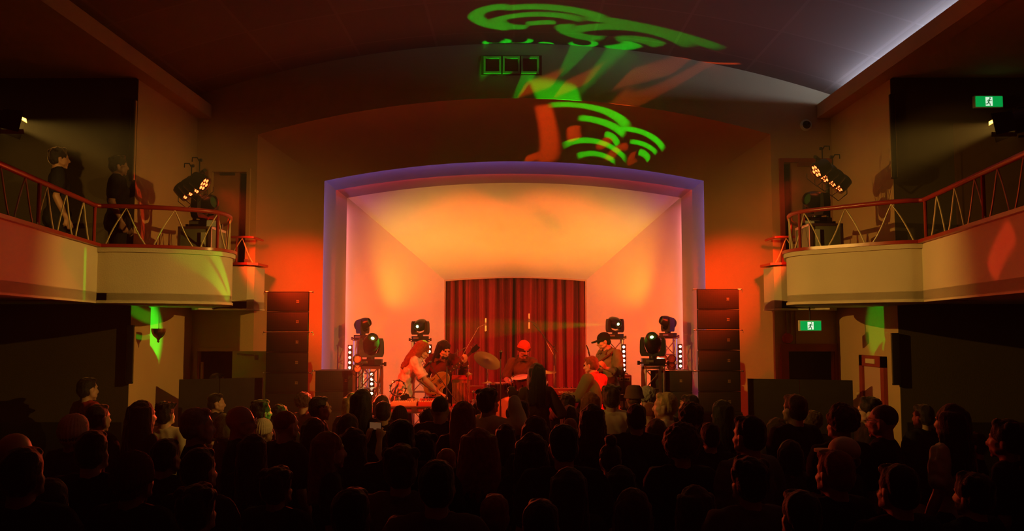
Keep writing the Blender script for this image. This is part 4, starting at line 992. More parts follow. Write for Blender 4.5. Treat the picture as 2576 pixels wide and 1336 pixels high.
struct('drum_riser', MB().box((rp(1190, DRX), 13.05, ZST), (rp(1400, DRX), 14.4, riser_z)), M_STAGEFL)
r = thing('drum_stool', 'round black drum stool under the seated drummer', 'stool', (pdr.x, DRX+.02, riser_z))
MB().lathe([(.001, .40), (.15, .40), (.17, .42), (.17, .455), (.14, .47), (.001, .47)], n=24).build('seat', M_BLK2, r); MB().cyl((0, 0, .1), (0, 0, .40), .02).build('post', M_CHROME, r)
for k in range(3): a = k*2.1; MB().tube([(0, 0, .2), (.22*math.cos(a), .22*math.sin(a), .012)], .011, 6).build('leg', M_CHROME, r)
# --- capped guitarist, right
P4 = std(chest=(0, .02, 1.28), neck=(0, .03, 1.49), hpitch=-.3, hyaw=-.45, elR=(.28, -.02, 1.14), wrR=(.10, .24, 1.14), elL=(-.27, .02, 1.14), wrL=(-.22, .26, 1.22), hdR=(-.8, .5, .4), huR=(.2, .8, .4), hdL=(-.3, .7, .5), huL=(-.8, .1, 0), curl=.5, sleeve=1.35, w=.98)
RGX = 12.95; p = at(1531, 834, RGX); H4 = 1.755
m4, M4 = musician('standing guitarist in a dark cap and olive rolled-sleeve shirt, facing left', (p.x, RGX, p.z-H4), math.radians(100+25), P4, 1.0, cloth('olive shirt', (.15, .16, .09)), cloth('sand', (.30, .26, .16)), 'cap', C_BLK, trim=cloth('olive trim', (.10, .11, .06)))
mb = MB(); mb.tube([P4['shL']+V((.03, .11, .0)), P4['chest']+V((.02, .15, .02)), P4['pelvis']+V((.16, .16, .15))], .016, 6).tube([P4['shL']+V((.03, .11, .0)), P4['shL']+V((.05, 0, .075)), P4['shL']+V((.09, -.12, -.03)), P4['pelvis']+V((.14, -.13, .18))], .016, 6)
mb.build('strap', cloth('leather', (.12, .04, .02)), m4)
struct('platform_right', MB().box((p.x-.45, RGX-.35, ZST), (p.x+.5, RGX+.5, p.z-H4)), M_STAGEFL) if p.z-H4 > ZST+.03 else None
# --- seated keyboard player, right, back to us
P5 = std(pelvis=(0, 0, .62), chest=(0, .06, .95), neck=(0, .09, 1.16), hpitch=-.15, hyaw=.15, shL=(-.19, .06, 1.09), shR=(.19, .06, 1.09), elL=(-.25, .16, .86), elR=(.24, .16, .86),
         wrL=(-.18, .42, .80), wrR=(.16, .42, .80), hdL=(.1, 1, -.1), hdR=(-.1, 1, -.1), huL=(0, 0, 1), huR=(0, 0, 1), curl=.35, sleeve=2,
         hipL=(-.10, .02, .60), hipR=(.10, .02, .60), knL=(-.16, .42, .58), knR=(.16, .42, .58), anL=(-.16, .40, .10), anR=(.16, .40, .10))
KX = 12.0; p = at(1506, 895, KX); z5 = p.z-1.42
m5, M5 = musician('keyboard player seated with back to the crowd in a red and green shirt', (p.x, KX, z5), math.radians(52), P5, 1.0, cloth('red shirt', (.70, .07, .05)), C_BLK, 'short', hairm('copper', (.16, .05, .02)), trim=C_RED)
mb = MB()
for s in (1,): mb.ball(P5['chest'].lerp(P5['pelvis'], .4)+V((-.115, 0, 0)), (.105, .150, .29), 14); mb.caps(P5['shL'], P5['elL'], .096, .084); mb.caps(P5['elL'], P5['wrL'].lerp(P5['elL'], .15), .082, .07)
link_mesh('shirt_panel', remesh(mb, 'shirt_panel', .012, 2), cloth('green panel', (.07, .12, .06)), m5)
z5t = z5
r = thing('keyboard_stool', 'black padded stool under the seated keyboard player', 'stool', (p.x, KX, ZST))
MB().box((-.2, -.15, z5-ZST+.42), (.2, .15, z5-ZST+.49), bev=.02).build('seat', M_BLK2, r)
for sx in (-.15, .15):
    for sy in (-.1, .1): MB().cyl((sx, sy, 0), (sx, sy, z5-ZST+.42), .014, n=8).build('leg', M_STEEL, r)
if z5 > ZST+.03: struct('platform_keys', MB().box((p.x-.75, KX-.2, ZST), (p.x-.22, KX+.5, z5)), M_STAGEFL)
# ================================================================== INSTRUMENTS
def scaled(mb, M): mb.bm.transform(M); return mb
# guitars
def guitar(label, M, body_m, hollow=True):
    r = thing('electric_guitar', label, 'guitar', M.to_translation())
    L = Matrix.Translation(-M.to_translation())@M
    def out(k, n=36):
        P = []
        for i in range(n):
            a = 2*PI*i/n; x = math.cos(a); y = math.sin(a)
            w_ = .185 if y < -.0 else .145; P.append((x*w_*(1-.18*math.exp(-((y-.12)/.28)**2)), y*.235-.0))
        return P
    m = scaled(MB().prism(out(0), -.03, .03), L).build('guitar_body', body_m, r, ang=50)
    mm = MB()
    P = out(0); mm.tube([V((x, y, .03)) for x, y in P], .004, 5, closed=True); scaled(mm, L).build('binding', M_ROD, r)
    nk = scaled(MB().rings([[V((-w_, y, .028)), V((w_, y, .028)), V((w_*.8, y, .010)), V((-w_*.8, y, .010))] for w_, y in ((.028, .12), (.021, .74))]), L).build('neck', mat('dark rosewood', (.09, .035, .02), .4), r, smooth=False)
    mk = MB()
    for k in range(7): mk.cbox((0, .22+.075*k*(1-.03*k), .0292), (.02, .012, .002))
    scaled(mk, L).build('inlays', M_ROD, nk, smooth=False)
    hd = scaled(MB().prism([(-.022, .74), (.022, .74), (.042, .80), (.038, .90), (0, .88), (-.038, .90), (-.042, .80)], .005, .022), L).build('headstock', M_BLK2, r, smooth=False)
    for s in (-1, 1):
        for k in range(3): scaled(MB().cyl((s*.035, .79+.035*k, .012), (s*.062, .79+.035*k, .012), .004, n=6).ball((s*.066, .79+.035*k, .012), (.010, .006, .008), 8), L).build('tuning_peg', M_CHROME, hd)
    for y in (.06, -.03): scaled(MB().cbox((0, y, .033), (.075, .035, .010), bev=.003), L).build('pickup', M_CHROME, r)
    scaled(MB().cbox((0, -.10, .035), (.08, .012, .012)).cbox((0, -.15, .034), (.06, .014, .010)), L).build('bridge', M_CHROME, r)
    mk = MB()
    for k in range(6): mk.tube([V(((k-2.5)*.009, -.15, .042)), V(((k-2.5)*.007, .74, .032))], .0009, 4)
    scaled(mk, L).build('strings', M_CHROME, r)
    for q in ((.11, -.13), (.13, -.08), (.09, -.17)): scaled(MB().cyl((q[0], q[1], .03), (q[0], q[1], .045), .011, n=10), L).build('knob', M_BLK2, r)
    if hollow:
        mk = MB()
        for s in (-1, 1): mk.tube([V((s*.095, -.09, .0315)), V((s*.10, -.05, .0315)), V((s*.085, 0, .0315)), V((s*.09, .04, .0315))], .005, 5)
        scaled(mk, L).build('sound_hole', M_BLACK, r)
    return r
# left guitar: neck rises to upper right (screen)
GY = 12.62
pb, ph = at(1100, 966, GY), at(1179, 893, GY); d = (ph-pb).normalized(); n = V((0, -1, .12)); n = (n-d*n.dot(d)).normalized(); xx = d.cross(n)
G = Matrix(((xx.x, d.x, n.x, pb.x), (xx.y, d.y, n.y, GY), (xx.z, d.z, n.z, pb.z), (0, 0, 0, 1)))@Matrix.Scale(.92, 4)
guitar('hollow-body amber guitar held by the long-haired bearded musician', G, mat('amber lacquer', (.62, .22, .04), .15, var=.1, spec=.6))
pb, ph = at(1505, 950, 12.5), at(1478, 880, 12.3); d = (ph-pb); d.y -= .25; d.normalize(); n = V((-1, -.35, 0)); n = (n-d*n.dot(d)).normalized(); xx = d.cross(n)
G = Matrix(((xx.x, d.x, n.x, pb.x), (xx.y, d.y, n.y, 12.5), (xx.z, d.z, n.z, pb.z), (0, 0, 0, 1)))@Matrix.Scale(.8, 4)
guitar('dark guitar slung in front of the capped guitarist', G, mat('dark lacquer', (.05, .02, .02), .2), False)
# microphone stands
def mic(mb, a, b, r=.012): mb.cyl(a, Vector(a).lerp(Vector(b), .75), r*.8, r, 10); return mb
def mic_stand(px, D, ztop, label, boom=None, mic_at=None, zf=None):
    zf = ZST if zf is None else zf; x = rp(px, D); r = thing('microphone_stand', label, 'microphone stand', (x, D, zf)); o = r.location
    MB().cyl((0, 0, .12), (0, 0, ztop-zf), .009, n=8).cyl((0, 0, .1), (0, 0, (ztop-zf)*.55), .013, n=8).build('pole', M_STEEL, r)
    for k in range(3): a = .5+k*2.09; MB().tube([(0, 0, .16), (.26*math.cos(a), .26*math.sin(a), .012)], .008, 6).build('leg', M_STEEL, r)
    if boom:
        A, B = at(*boom[0])-o, at(*boom[1])-o; MB().tube([A, B], .007, 6).build('boom', M_STEEL, r); MB().ball((0, 0, ztop-zf), .013, 8).build('clutch', M_BLK2, r)
    if mic_at:
        A, B = at(*mic_at[0])-o, at(*mic_at[1])-o; m_ = MB().tube([A, B], [.011, .017], 10).build('microphone', M_BLK2, r); MB().ball(B, .024, 12).build('grille', M_STEEL, m_)
    return r
mic_stand(1259, 11.95, at(1259, 903, 11.95).z, 'tall microphone stand at front centre of the stage', None, ((1259, 903, 11.95), (1260, 885, 11.9)))
mic_stand(1124, 11.95, at(1124, 925, 11.95).z, 'boom microphone stand in front of the bending keyboard player', ((1148, 1010, 11.9), (1084, 920, 12.0)), ((1066, 926, 12.0), (1082, 911, 11.95)))
mic_stand(1394, 13.9, at(1394, 873, 13.9).z, 'boom microphone stand right of the drummer', ((1402, 886, 13.9), (1342, 815, 13.9)), None)
mic_stand(1150, 13.9, at(1150, 880, 13.9).z, 'boom microphone stand behind the amber guitar', ((1140, 892, 13.9), (1172, 874, 13.9)), None)
# pale condenser microphones hung over the kit
for px, y0, y1, lb in ((1222, 799, 833, 'left'), (1331, 787, 827, 'right')):
    a, b = at(px, y0, 14.2), at(px, y1, 14.2); r = thing('overhead_microphone', 'slim pale microphone hanging over the drums, %s of the pair' % lb, 'microphone', b, group='overhead microphones'); h = a.z-b.z
    MB().cyl((0, 0, 0), (0, 0, h*.42), .014, n=10).build('microphone_body', M_ROD, r); MB().cyl((0, 0, h*.62), (0, 0, h*.95), .012, n=10).build('upper_sleeve', M_ROD, r)
    MB().cyl((0, 0, h*.40), (0, 0, h*.64), .018, n=8).build('shock_mount', M_STEEL, r); sx = 1 if px > 1300 else -1; MB().tube([(0, .02, h*.52), (sx*.12, .05, h*.3), (sx*.45, .2, -.5)], .005, 5).tube([(sx*.45, .2, -.42), (sx*.45, .2, ZST-b.z)], .008, 6).build('boom_arm', M_STEEL, r)
# ---- drums
def drum(label, c, ax, R, L, shell, name='drum', head=None, lugs=8, group=None, cat='drum', badge=None):
    r = thing(name, label, cat, c, group=group); q = V((0, 0, 1)).rotation_difference(V(ax)).to_matrix().to_4x4()
    scaled(MB().lathe([(R, 0), (R, L)], n=32, cap=False), q).build('shell', shell, r)
    for z in (0, L):
        scaled(MB().lathe([(R-.004, z-.012), (R+.010, z-.012), (R+.010, z+.012), (R-.004, z+.012)], n=32, cap=False), q).build('hoop', M_CHROME, r)
        scaled(MB().lathe([(.001, z+(.002 if z else -.002)), (R, z)], n=32, cap=False), q).build('drum_head', head or mat('drum head', (.85, .78, .62), .45), r)
    m = MB()
    for k in range(lugs):
        a = 2*PI*k/lugs; m.tube([(math.cos(a)*(R+.012), math.sin(a)*(R+.012), .0), (math.cos(a)*(R+.012), math.sin(a)*(R+.012), L)], .004, 6); m.cbox((math.cos(a)*(R+.008), math.sin(a)*(R+.008), L*.5), (.02, .02, min(.05, L*.4)))
    scaled(m, q).build('lugs', M_CHROME, r)
    return r
M_DSH = mat('dark sparkle shell', (.10, .045, .03), .2, var=.3, spec=.6)
pk = at(1289, 1043, 13.0)
drum('bass drum with cream front head behind the crowd', (pk.x, 13.0, pk.z), (0, 1, 0), .29, .40, mat('red shell', (.45, .03, .02), .25), 'bass_drum')
q = at(1312, 987, 12.85) if False else at(1311, 968, 13.05)
drum('rack tom with dark shell and chrome hoops in front of the drummer', (q.x+.03, 13.10, q.z-.07), (-.12, -.25, .96), .145, .19, M_DSH, 'rack_tom')
q = at(1253, 985, 13.2); drum('floor tom left of the drummer', (q.x, 13.2, q.z-.12), (0, 0, 1), .165, .24, mat('black shell', (.02, .015, .015), .3), 'floor_tom')
q = at(1340, 978, 13.15); drum('snare drum in front of the drummer, mostly behind the raised woman', (q.x+.06, 13.35, q.z-.02), (.05, -.1, 1), .165, .13, M_CHROME, 'snare_drum')
q = at(1292, 965, 13.3); drum('small side drum left of the rack tom', (q.x, 13.3, q.z-.05), (-.8, -.4, .3), .09, .10, M_CHROME, 'small_drum', lugs=6)
def cymbal_stand(px, py, D, zf, R, tilt, label, m, post=True):
    c = at(px, py, D); r = thing('cymbal', label, 'cymbal', (c.x, D, zf)); o = V(r.location); q = Matrix.Translation(c-o)@Matrix.Rotation(tilt[0], 4, 'X')@Matrix.Rotation(tilt[1], 4, 'Y')
    scaled(MB().lathe([(.006, .022), (.02, .02), (.035, .008), (R*.6, .002), (R, -.008), (R, -.0095), (R*.6, .0), (.03, .005), (.006, .018)], n=36, cap=False), q).build('cymbal_disc', m, r)
    MB().cyl((0, 0, .15), c-o, .009, n=8).cyl((0, 0, .1), (0, 0, (c.z-zf)*.6), .013, n=8).build('stand', M_CHROME, r)
    for k in range(3): a = k*2.09; MB().tube([(0, 0, .22), (.24*math.cos(a), .24*math.sin(a), .012)], .009, 6).build('leg', M_CHROME, r)
    return r
M_BRZ = mat('dark bronze', (.22, .14, .05), .32, .9); M_BR2 = mat('bright bronze', (.7, .45, .15), .25, 1.)
cymbal_stand(1226, 906, 13.5, riser_z, .225, (math.radians(32), math.radians(22)), 'large dark cymbal tilted left of the drummer', M_BRZ)
cymbal_stand(1372, 935, 13.7, riser_z, .18, (math.radians(6), 0), 'flat cymbal right of the drummer beside the raised woman', M_BR2)
cymbal_stand(1177, 940, 12.5, ZST, .075, (0, 0), 'small splash cymbal above the percussion cabinet', M_BR2)
cymbal_stand(1229, 962, 13.3, riser_z, .12, (0, 0), 'hi-hat cymbals on a chrome stand left of the floor tom', M_BR2)
# drum and percussion clamps
r = thing('percussion_stand', 'chrome percussion stand with clamps left of the drum kit', 'stand', (rp(1190, 12.6), 12.6, ZST)); zt = at(1190, 985, 12.6).z-ZST
MB().cyl((0, 0, .1), (0, 0, zt), .012, n=8).tube([(0, 0, zt*.8), (-.12, 0, zt*.93), (-.2, 0, zt*.9)], .010, 6).build('pole', M_CHROME, r)
for k in range(3): a = k*2.09; MB().tube([(0, 0, .25), (.24*math.cos(a), .24*math.sin(a), .012)], .009, 6).build('leg', M_CHROME, r)
for z in (zt*.99, zt*.86, zt*.72): MB().ball((0, 0, z), .025, 8).cyl((-.04, 0, z), (.04, 0, z), .009, n=6).build('clamp', M_CHROME, r)
# grooved wooden percussion cabinet with a red box on top
a, b = at(1137, 956, 12.55), at(1180, 995, 12.55)
r = thing('percussion_cabinet', 'wooden cabinet with grooved front left of the drums', 'cabinet', ((a.x+b.x)/2, 12.55, ZST)); W = b.x-a.x; H = a.z-ZST
MB().box((-W/2, .01, 0), (W/2, .3, H), bev=.005).build('cabinet_body', mat('warm wood', (.30, .10, .04), .4, var=.25), r)
m = MB()
for k in range(14): m.cbox((-W/2+.012+k*(W-.024)/13, 0, H-.26), (W/13*.55, .02, .44))
m.build('grooved_front', mat('grooved wood', (.38, .16, .06), .45, var=.2), r, smooth=False)
a2, b2 = at(1136, 945, 12.55), at(1186, 955, 12.55)
r = thing('red_percussion_block', 'red block with clamps on top of the grooved cabinet', 'percussion', ((a2.x+b2.x)/2, 12.6, ZST+H+.001)); w2 = b2.x-a2.x
MB().box((-w2/2, -.05, 0), (w2/2, .12, .065), bev=.01).build('block', mat('red lacquer', (.65, .04, .02), .25), r)
for s in (-.25, .3): MB().cyl((s*w2, .02, .065), (s*w2, .02, .2), .008, n=6).ball((s*w2, .02, .2), .016, 8).cyl((s*w2-.05, .02, .16), (s*w2+.05, .02, .16), .008, n=6).build('clamp', M_CHROME, r)
# second wooden cabinet (amplifier) behind
a, b = at(1187, 970, 13.0), at(1217, 1010, 13.0)
r = thing('wooden_box', 'small dark red wooden box left of the drum riser', 'box', ((a.x+b.x)/2-.03, 12.85, ZST)); MB().box((-.12, 0, 0), (.12, .18, a.z-ZST), bev=.006).build('box_body', mat('red wood', (.30, .05, .03), .4, var=.2), r)
MB().box((-.10, -.006, .1), (.10, .002, a.z-ZST-.03)).build('front_panel', M_FRAME, r, smooth=False)
# tambourine on a stand
c = at(1001, 977, 11.95); r = thing('tambourine', 'chrome tambourine ring on a stand in front of the bending player', 'tambourine', (c.x, 11.95, ZST)); o = V(r.location); R = .108
MB().tube([c-o+V((R*math.cos(t), .015*math.sin(t), R*math.sin(t))) for t in [2*PI*k/32 for k in range(32)]], .010, 8, closed=True).build('rim', M_CHROME, r)
for k in range(9): t = 2*PI*k/9; p = c-o+V((R*math.cos(t), 0, R*math.sin(t))); MB().lathe([(.001, -.012), (.02, -.010), (.022, 0), (.02, .010), (.001, .012)], p, (-math.sin(t), 0, math.cos(t)), 12).build('jingle', M_CHROME, r)
MB().cyl((0, 0, .1), c-o+V((0, 0, -.0)), .008, n=8).build('stand', M_STEEL, r)
for k in range(3): a = k*2.09; MB().tube([(0, 0, .16), (.24*math.cos(a), .24*math.sin(a), .012)], .008, 6).build('leg', M_STEEL, r)
# keyboards on the left
def keyboard(label, a, b, D, dep, z, body_m, name='keyboard', rz=0, zf=None, txt=None):
    W = b-a; r = thing(name, label, 'keyboard', ((a+b)/2, D, z), rz)
    MB().box((-W/2, -dep/2, 0), (W/2, dep/2, .055), bev=.004).box((-W/2, dep*.15, .05), (W/2, dep/2, .085), bev=.004).build('case', body_m, r)
    n = int(W/.024); m = MB()
    for k in range(n-2): m.cbox((-W/2+.03+k*(W-.06)/(n-3), -dep*.17, .062), ((W-.06)/n*.86, dep*.5, .014))
    m.build('white_keys', mat('ivory keys', (.85, .78, .62), .3), r, smooth=False)
    m = MB()
    for k in range(n-3):
        if k % 7 not in (2, 6): m.cbox((-W/2+.03+(k+.5)*(W-.06)/(n-3), -dep*.08, .074), ((W-.06)/n*.45, dep*.3, .012))
    m.build('black_keys', M_BLK2, r, smooth=False)
    for k in range(6): MB().cyl((-W/2+.06+k*(W-.12)/5, dep*.33, .085), (-W/2+.06+k*(W-.12)/5, dep*.33, .105), .011, n=10).build('knob', M_BLK2, r)
    if txt: text_mesh(txt, .052, mat('cream lettering', (.85, .75, .55), .5), r, Matrix.Translation((W*.12, dep/2+.002, .045))@Matrix.Rotation(PI, 4, 'Z')@Matrix.Rotation(PI/2, 4, 'X'))
    return r
M_KCASE = mat('cream synth case', (.62, .50, .36), .4); zt = at(1040, 1020, 11.98).z
t = thing('keyboard_table', 'low table with a road case edge carrying the left keyboards', 'table', (rp(1050, 12.0), 12.0, ZST)); zz = zt-ZST
MB().box((-.40, -.19, zz-.09), (.40, .19, zz), bev=.004).build('table_top', mat('red case', (.35, .06, .04), .4), t)
MB().cbox((0, -.195, zz-.01), (.80, .012, .022)).cbox((0, -.195, zz-.08), (.80, .012, .022)).cbox((-.395, -.195, zz-.045), (.02, .014, .09)).build('edge_trim', M_METAL, t, smooth=False)
MB().cbox((-.02, -.2, zz-.045), (.07, .012, .07)).build('latch', M_METAL, t, smooth=False)
for sx in (-.36, .36):
    for sy in (-.15, .15): MB().cyl((sx, sy, 0), (sx, sy, zz-.09), .014, n=8).build('leg', M_STEEL, t)
keyboard('small cream keyboard with knobs on the left keyboard table', rp(988, 12.0), rp(1050, 12.0), 12.0, .26, zt+.001, M_KCASE)
keyboard('keyboard with white keys below the boom microphone on the table', rp(1055, 12.0), rp(1112, 12.0), 12.0, .26, zt+.001, mat('red synth case', (.5, .08, .05), .4))
t = thing('pedal_table', 'low table of effect pedals between keyboards and drums', 'table', (rp(1160, 12.1), 12.1, ZST)); zz = at(1160, 1024, 12.1).z-ZST
MB().box((-.27, -.14, zz-.05), (.27, .14, zz), bev=.004).build('table_top', mat('red case', (.35, .06, .04), .4), t)
for sx in (-.23, .23):
    for sy in (-.1, .1): MB().cyl((sx, sy, 0), (sx, sy, zz-.05), .012, n=8).build('leg', M_STEEL, t)
for k in range(4):
    r = thing('effect_pedal', '%s effect pedal from the left on the pedal table' % ('first', 'second', 'third', 'fourth')[k], 'effect pedal', (t.location.x-.19+k*.125, 12.08, ZST+zz+.001), 0, 'effect pedals')
    MB().box((-.045, -.06, 0), (.045, .06, .045), bev=.006).build('housing', [M_METAL, mat('red enamel', (.5, .03, .02), .3), M_KCASE, M_METAL][k], r)
    for s in (-1, 1): MB().cyl((s*.02, .03, .045), (s*.02, .03, .06), .009, n=8).build('knob', M_BLK2, r)
    MB().cyl((0, -.03, .045), (0, -.03, .056), .01, n=8).build('footswitch', M_CHROME, r)
# synthesiser on the right, its back towards us
zs = at(1430, 998, 12.15).z
xs0, xs1 = rp(1392, 12.2), rp(1464, 12.2)
keyboard('dark red synthesiser with its name on the back panel, right of centre', xs1-.0, xs0, 12.2, .30, zs-.06, mat('dark synth case', (.22, .03, .025), .35), 'synthesizer', 0) if False else None
def synth(x0, x1, D, z, label, txt, rz=0.):
    W = x1-x0; r = thing('synthesizer', label, 'synthesizer', ((x0+x1)/2, D, z), rz)
    MB().prism([(0, 0), (.30, 0), (.30, .055), (.02, .125), (0, .12)], -W/2, W/2, Matrix(((0, 0, 1, 0), (1, 0, 0, 0), (0, 1, 0, 0), (0, 0, 0, 1)))).build('case', mat('dark synth case', (.20, .03, .025), .35), r, smooth=False)
    for s in (-1, 1): MB().box((s*W/2-.008, -.005, -.003), (s*W/2+.008, .305, .132), bev=.003).build('side_cheek', mat('warm wood', (.30, .10, .04), .4, var=.25), r)
    m = MB()
    for k in range(int(W/.03)): m.cbox((-W/2+.03+k*.03, .235, .078), (.024, .11, .012))
    m.build('white_keys', mat('ivory keys', (.85, .78, .62), .3), r, smooth=False)
    for k in range(7): MB().cyl((-W/2+.05+k*(W-.1)/6, .06, .11), (-W/2+.05+k*(W-.1)/6, .06, .135), .009, n=8).build('knob', M_BLK2, r)
    if txt: text_mesh(txt, .036, mat('cream lettering', (.85, .75, .55), .5), r, Matrix.Translation((-W*.06, -.0025, .065))@Matrix.Rotation(PI/2, 4, 'X'))
    MB().box((-W/2+.03, -.002, .015), (W/2-.03, .0, .03)).build('rear_strip', M_BLACK, r, smooth=False)
    return r
synth(rp(1390, 12.1), rp(1466, 12.1), 12.1, zs, 'dark red synthesizer with pale lettering on its back, right of centre', 'SEQUENTIAL')
synth(rp(1470, 11.95)+.02, rp(1470, 11.95)+.34, 11.93, zs-.10, 'small keyboard beside the lettered synthesizer, in front of the seated player', None, math.radians(-28))
t = thing('synthesizer_stand', 'x-shaped metal stand under the right synthesizers', 'stand', (rp(1432, 12.25), 12.2, ZST)); hz = zs-ZST-.015
for yy in (-.03, .15):
    for s in (-1, 1): MB().tube([(-s*.24, yy, .012), (s*.2, yy, hz)], .014, 6).build('leg', M_STEEL, t)
MB().cbox((0, .06, hz), (.5, .3, .02)).build('support_bar', M_STEEL, t, smooth=False)
# guitar amplifier stack, right
a, b = at(1557, 945, 12.9), at(1586, 1000, 12.9)
def amp(label, x0, x1, D, z0, z1):
    r = thing('guitar_amplifier', label, 'amplifier', ((x0+x1)/2, D, z0)); W = x1-x0; H = z1-z0
    MB().box((-W/2, .01, 0), (W/2, .26, H-.002), bev=.01).build('cabinet', mat('red tolex', (.20, .03, .02), .5, bump=.3, bscale=200), r)
    MB().box((-W/2+.02, 0, .02), (W/2-.02, .015, H*.62), bev=.004).build('grille_cloth', mat('tan grille cloth', (.30, .13, .06), .8, var=.2, vscale=80), r)
    MB().box((-W/2+.02, .0, H*.66), (W/2-.02, .014, H*.9), bev=.002).build('control_panel', M_ROD, r)
    for k in range(5): MB().cyl((-W/2+.05+k*(W-.1)/4, -.015, H*.78), (-W/2+.05+k*(W-.1)/4, 0, H*.78), .011, n=10).build('knob', M_BLK2, r)
    MB().tube([(-.06, .13, H), (-.05, .13, H+.02), (.05, .13, H+.02), (.06, .13, H)], .008, 6).build('handle', M_BLK2, r)
zA = a.z; x0, x1 = rp(1556, 13.0), rp(1590, 13.0)
amp('small combo amplifier on top of its stack beside the capped guitarist', x0, x1, 13.05, zA-.28, zA)
amp('lower amplifier cabinet of the stack beside the capped guitarist', x0-.02, x1+.02, 13.03, ZST, zA-.305)
# curtain with folds
def curtain(x0, x1, label):
    n = 160; L0 = []; top, bot = 3.58, ZST+.02; ph = random.random()*9
    for z in [bot, 1.4, 2.2, 3.0, top]:
        row = []
        for k in range(n+1):
            t = k/n; x = x0+(x1-x0)*t; s = (z-bot)/(top-bot); u = t*(x1-x0)*4.6*2*PI/1.0
            y = 17.62+.075*math.sin(u+ph+.8*math.sin(u*.23+ph))+.028*math.sin(u*2.3+1.3*math.sin(u*.31)+s*.5)+.02*math.sin(u*.37+s)
            row.append(V((x+.02*math.sin(u*.5+s*2), y, z)))
        L0.append(row)
    mb = MB().loft(L0); mb.loft([[p+V((0, .012, 0)) for p in row] for row in L0])
    o = mb.build('stage_curtain', mat('red velvet', (.26, .018, .010), .8, bump=.2, bscale=120, var=.15, vscale=2), None, ang=80)
    return tag(o, label, 'curtain')
curtain(-1.62, -.02, 'left half of the dark red pleated curtain at the back of the stage')
curtain(-.01, 1.66, 'right half of the dark red pleated curtain at the back of the stage')
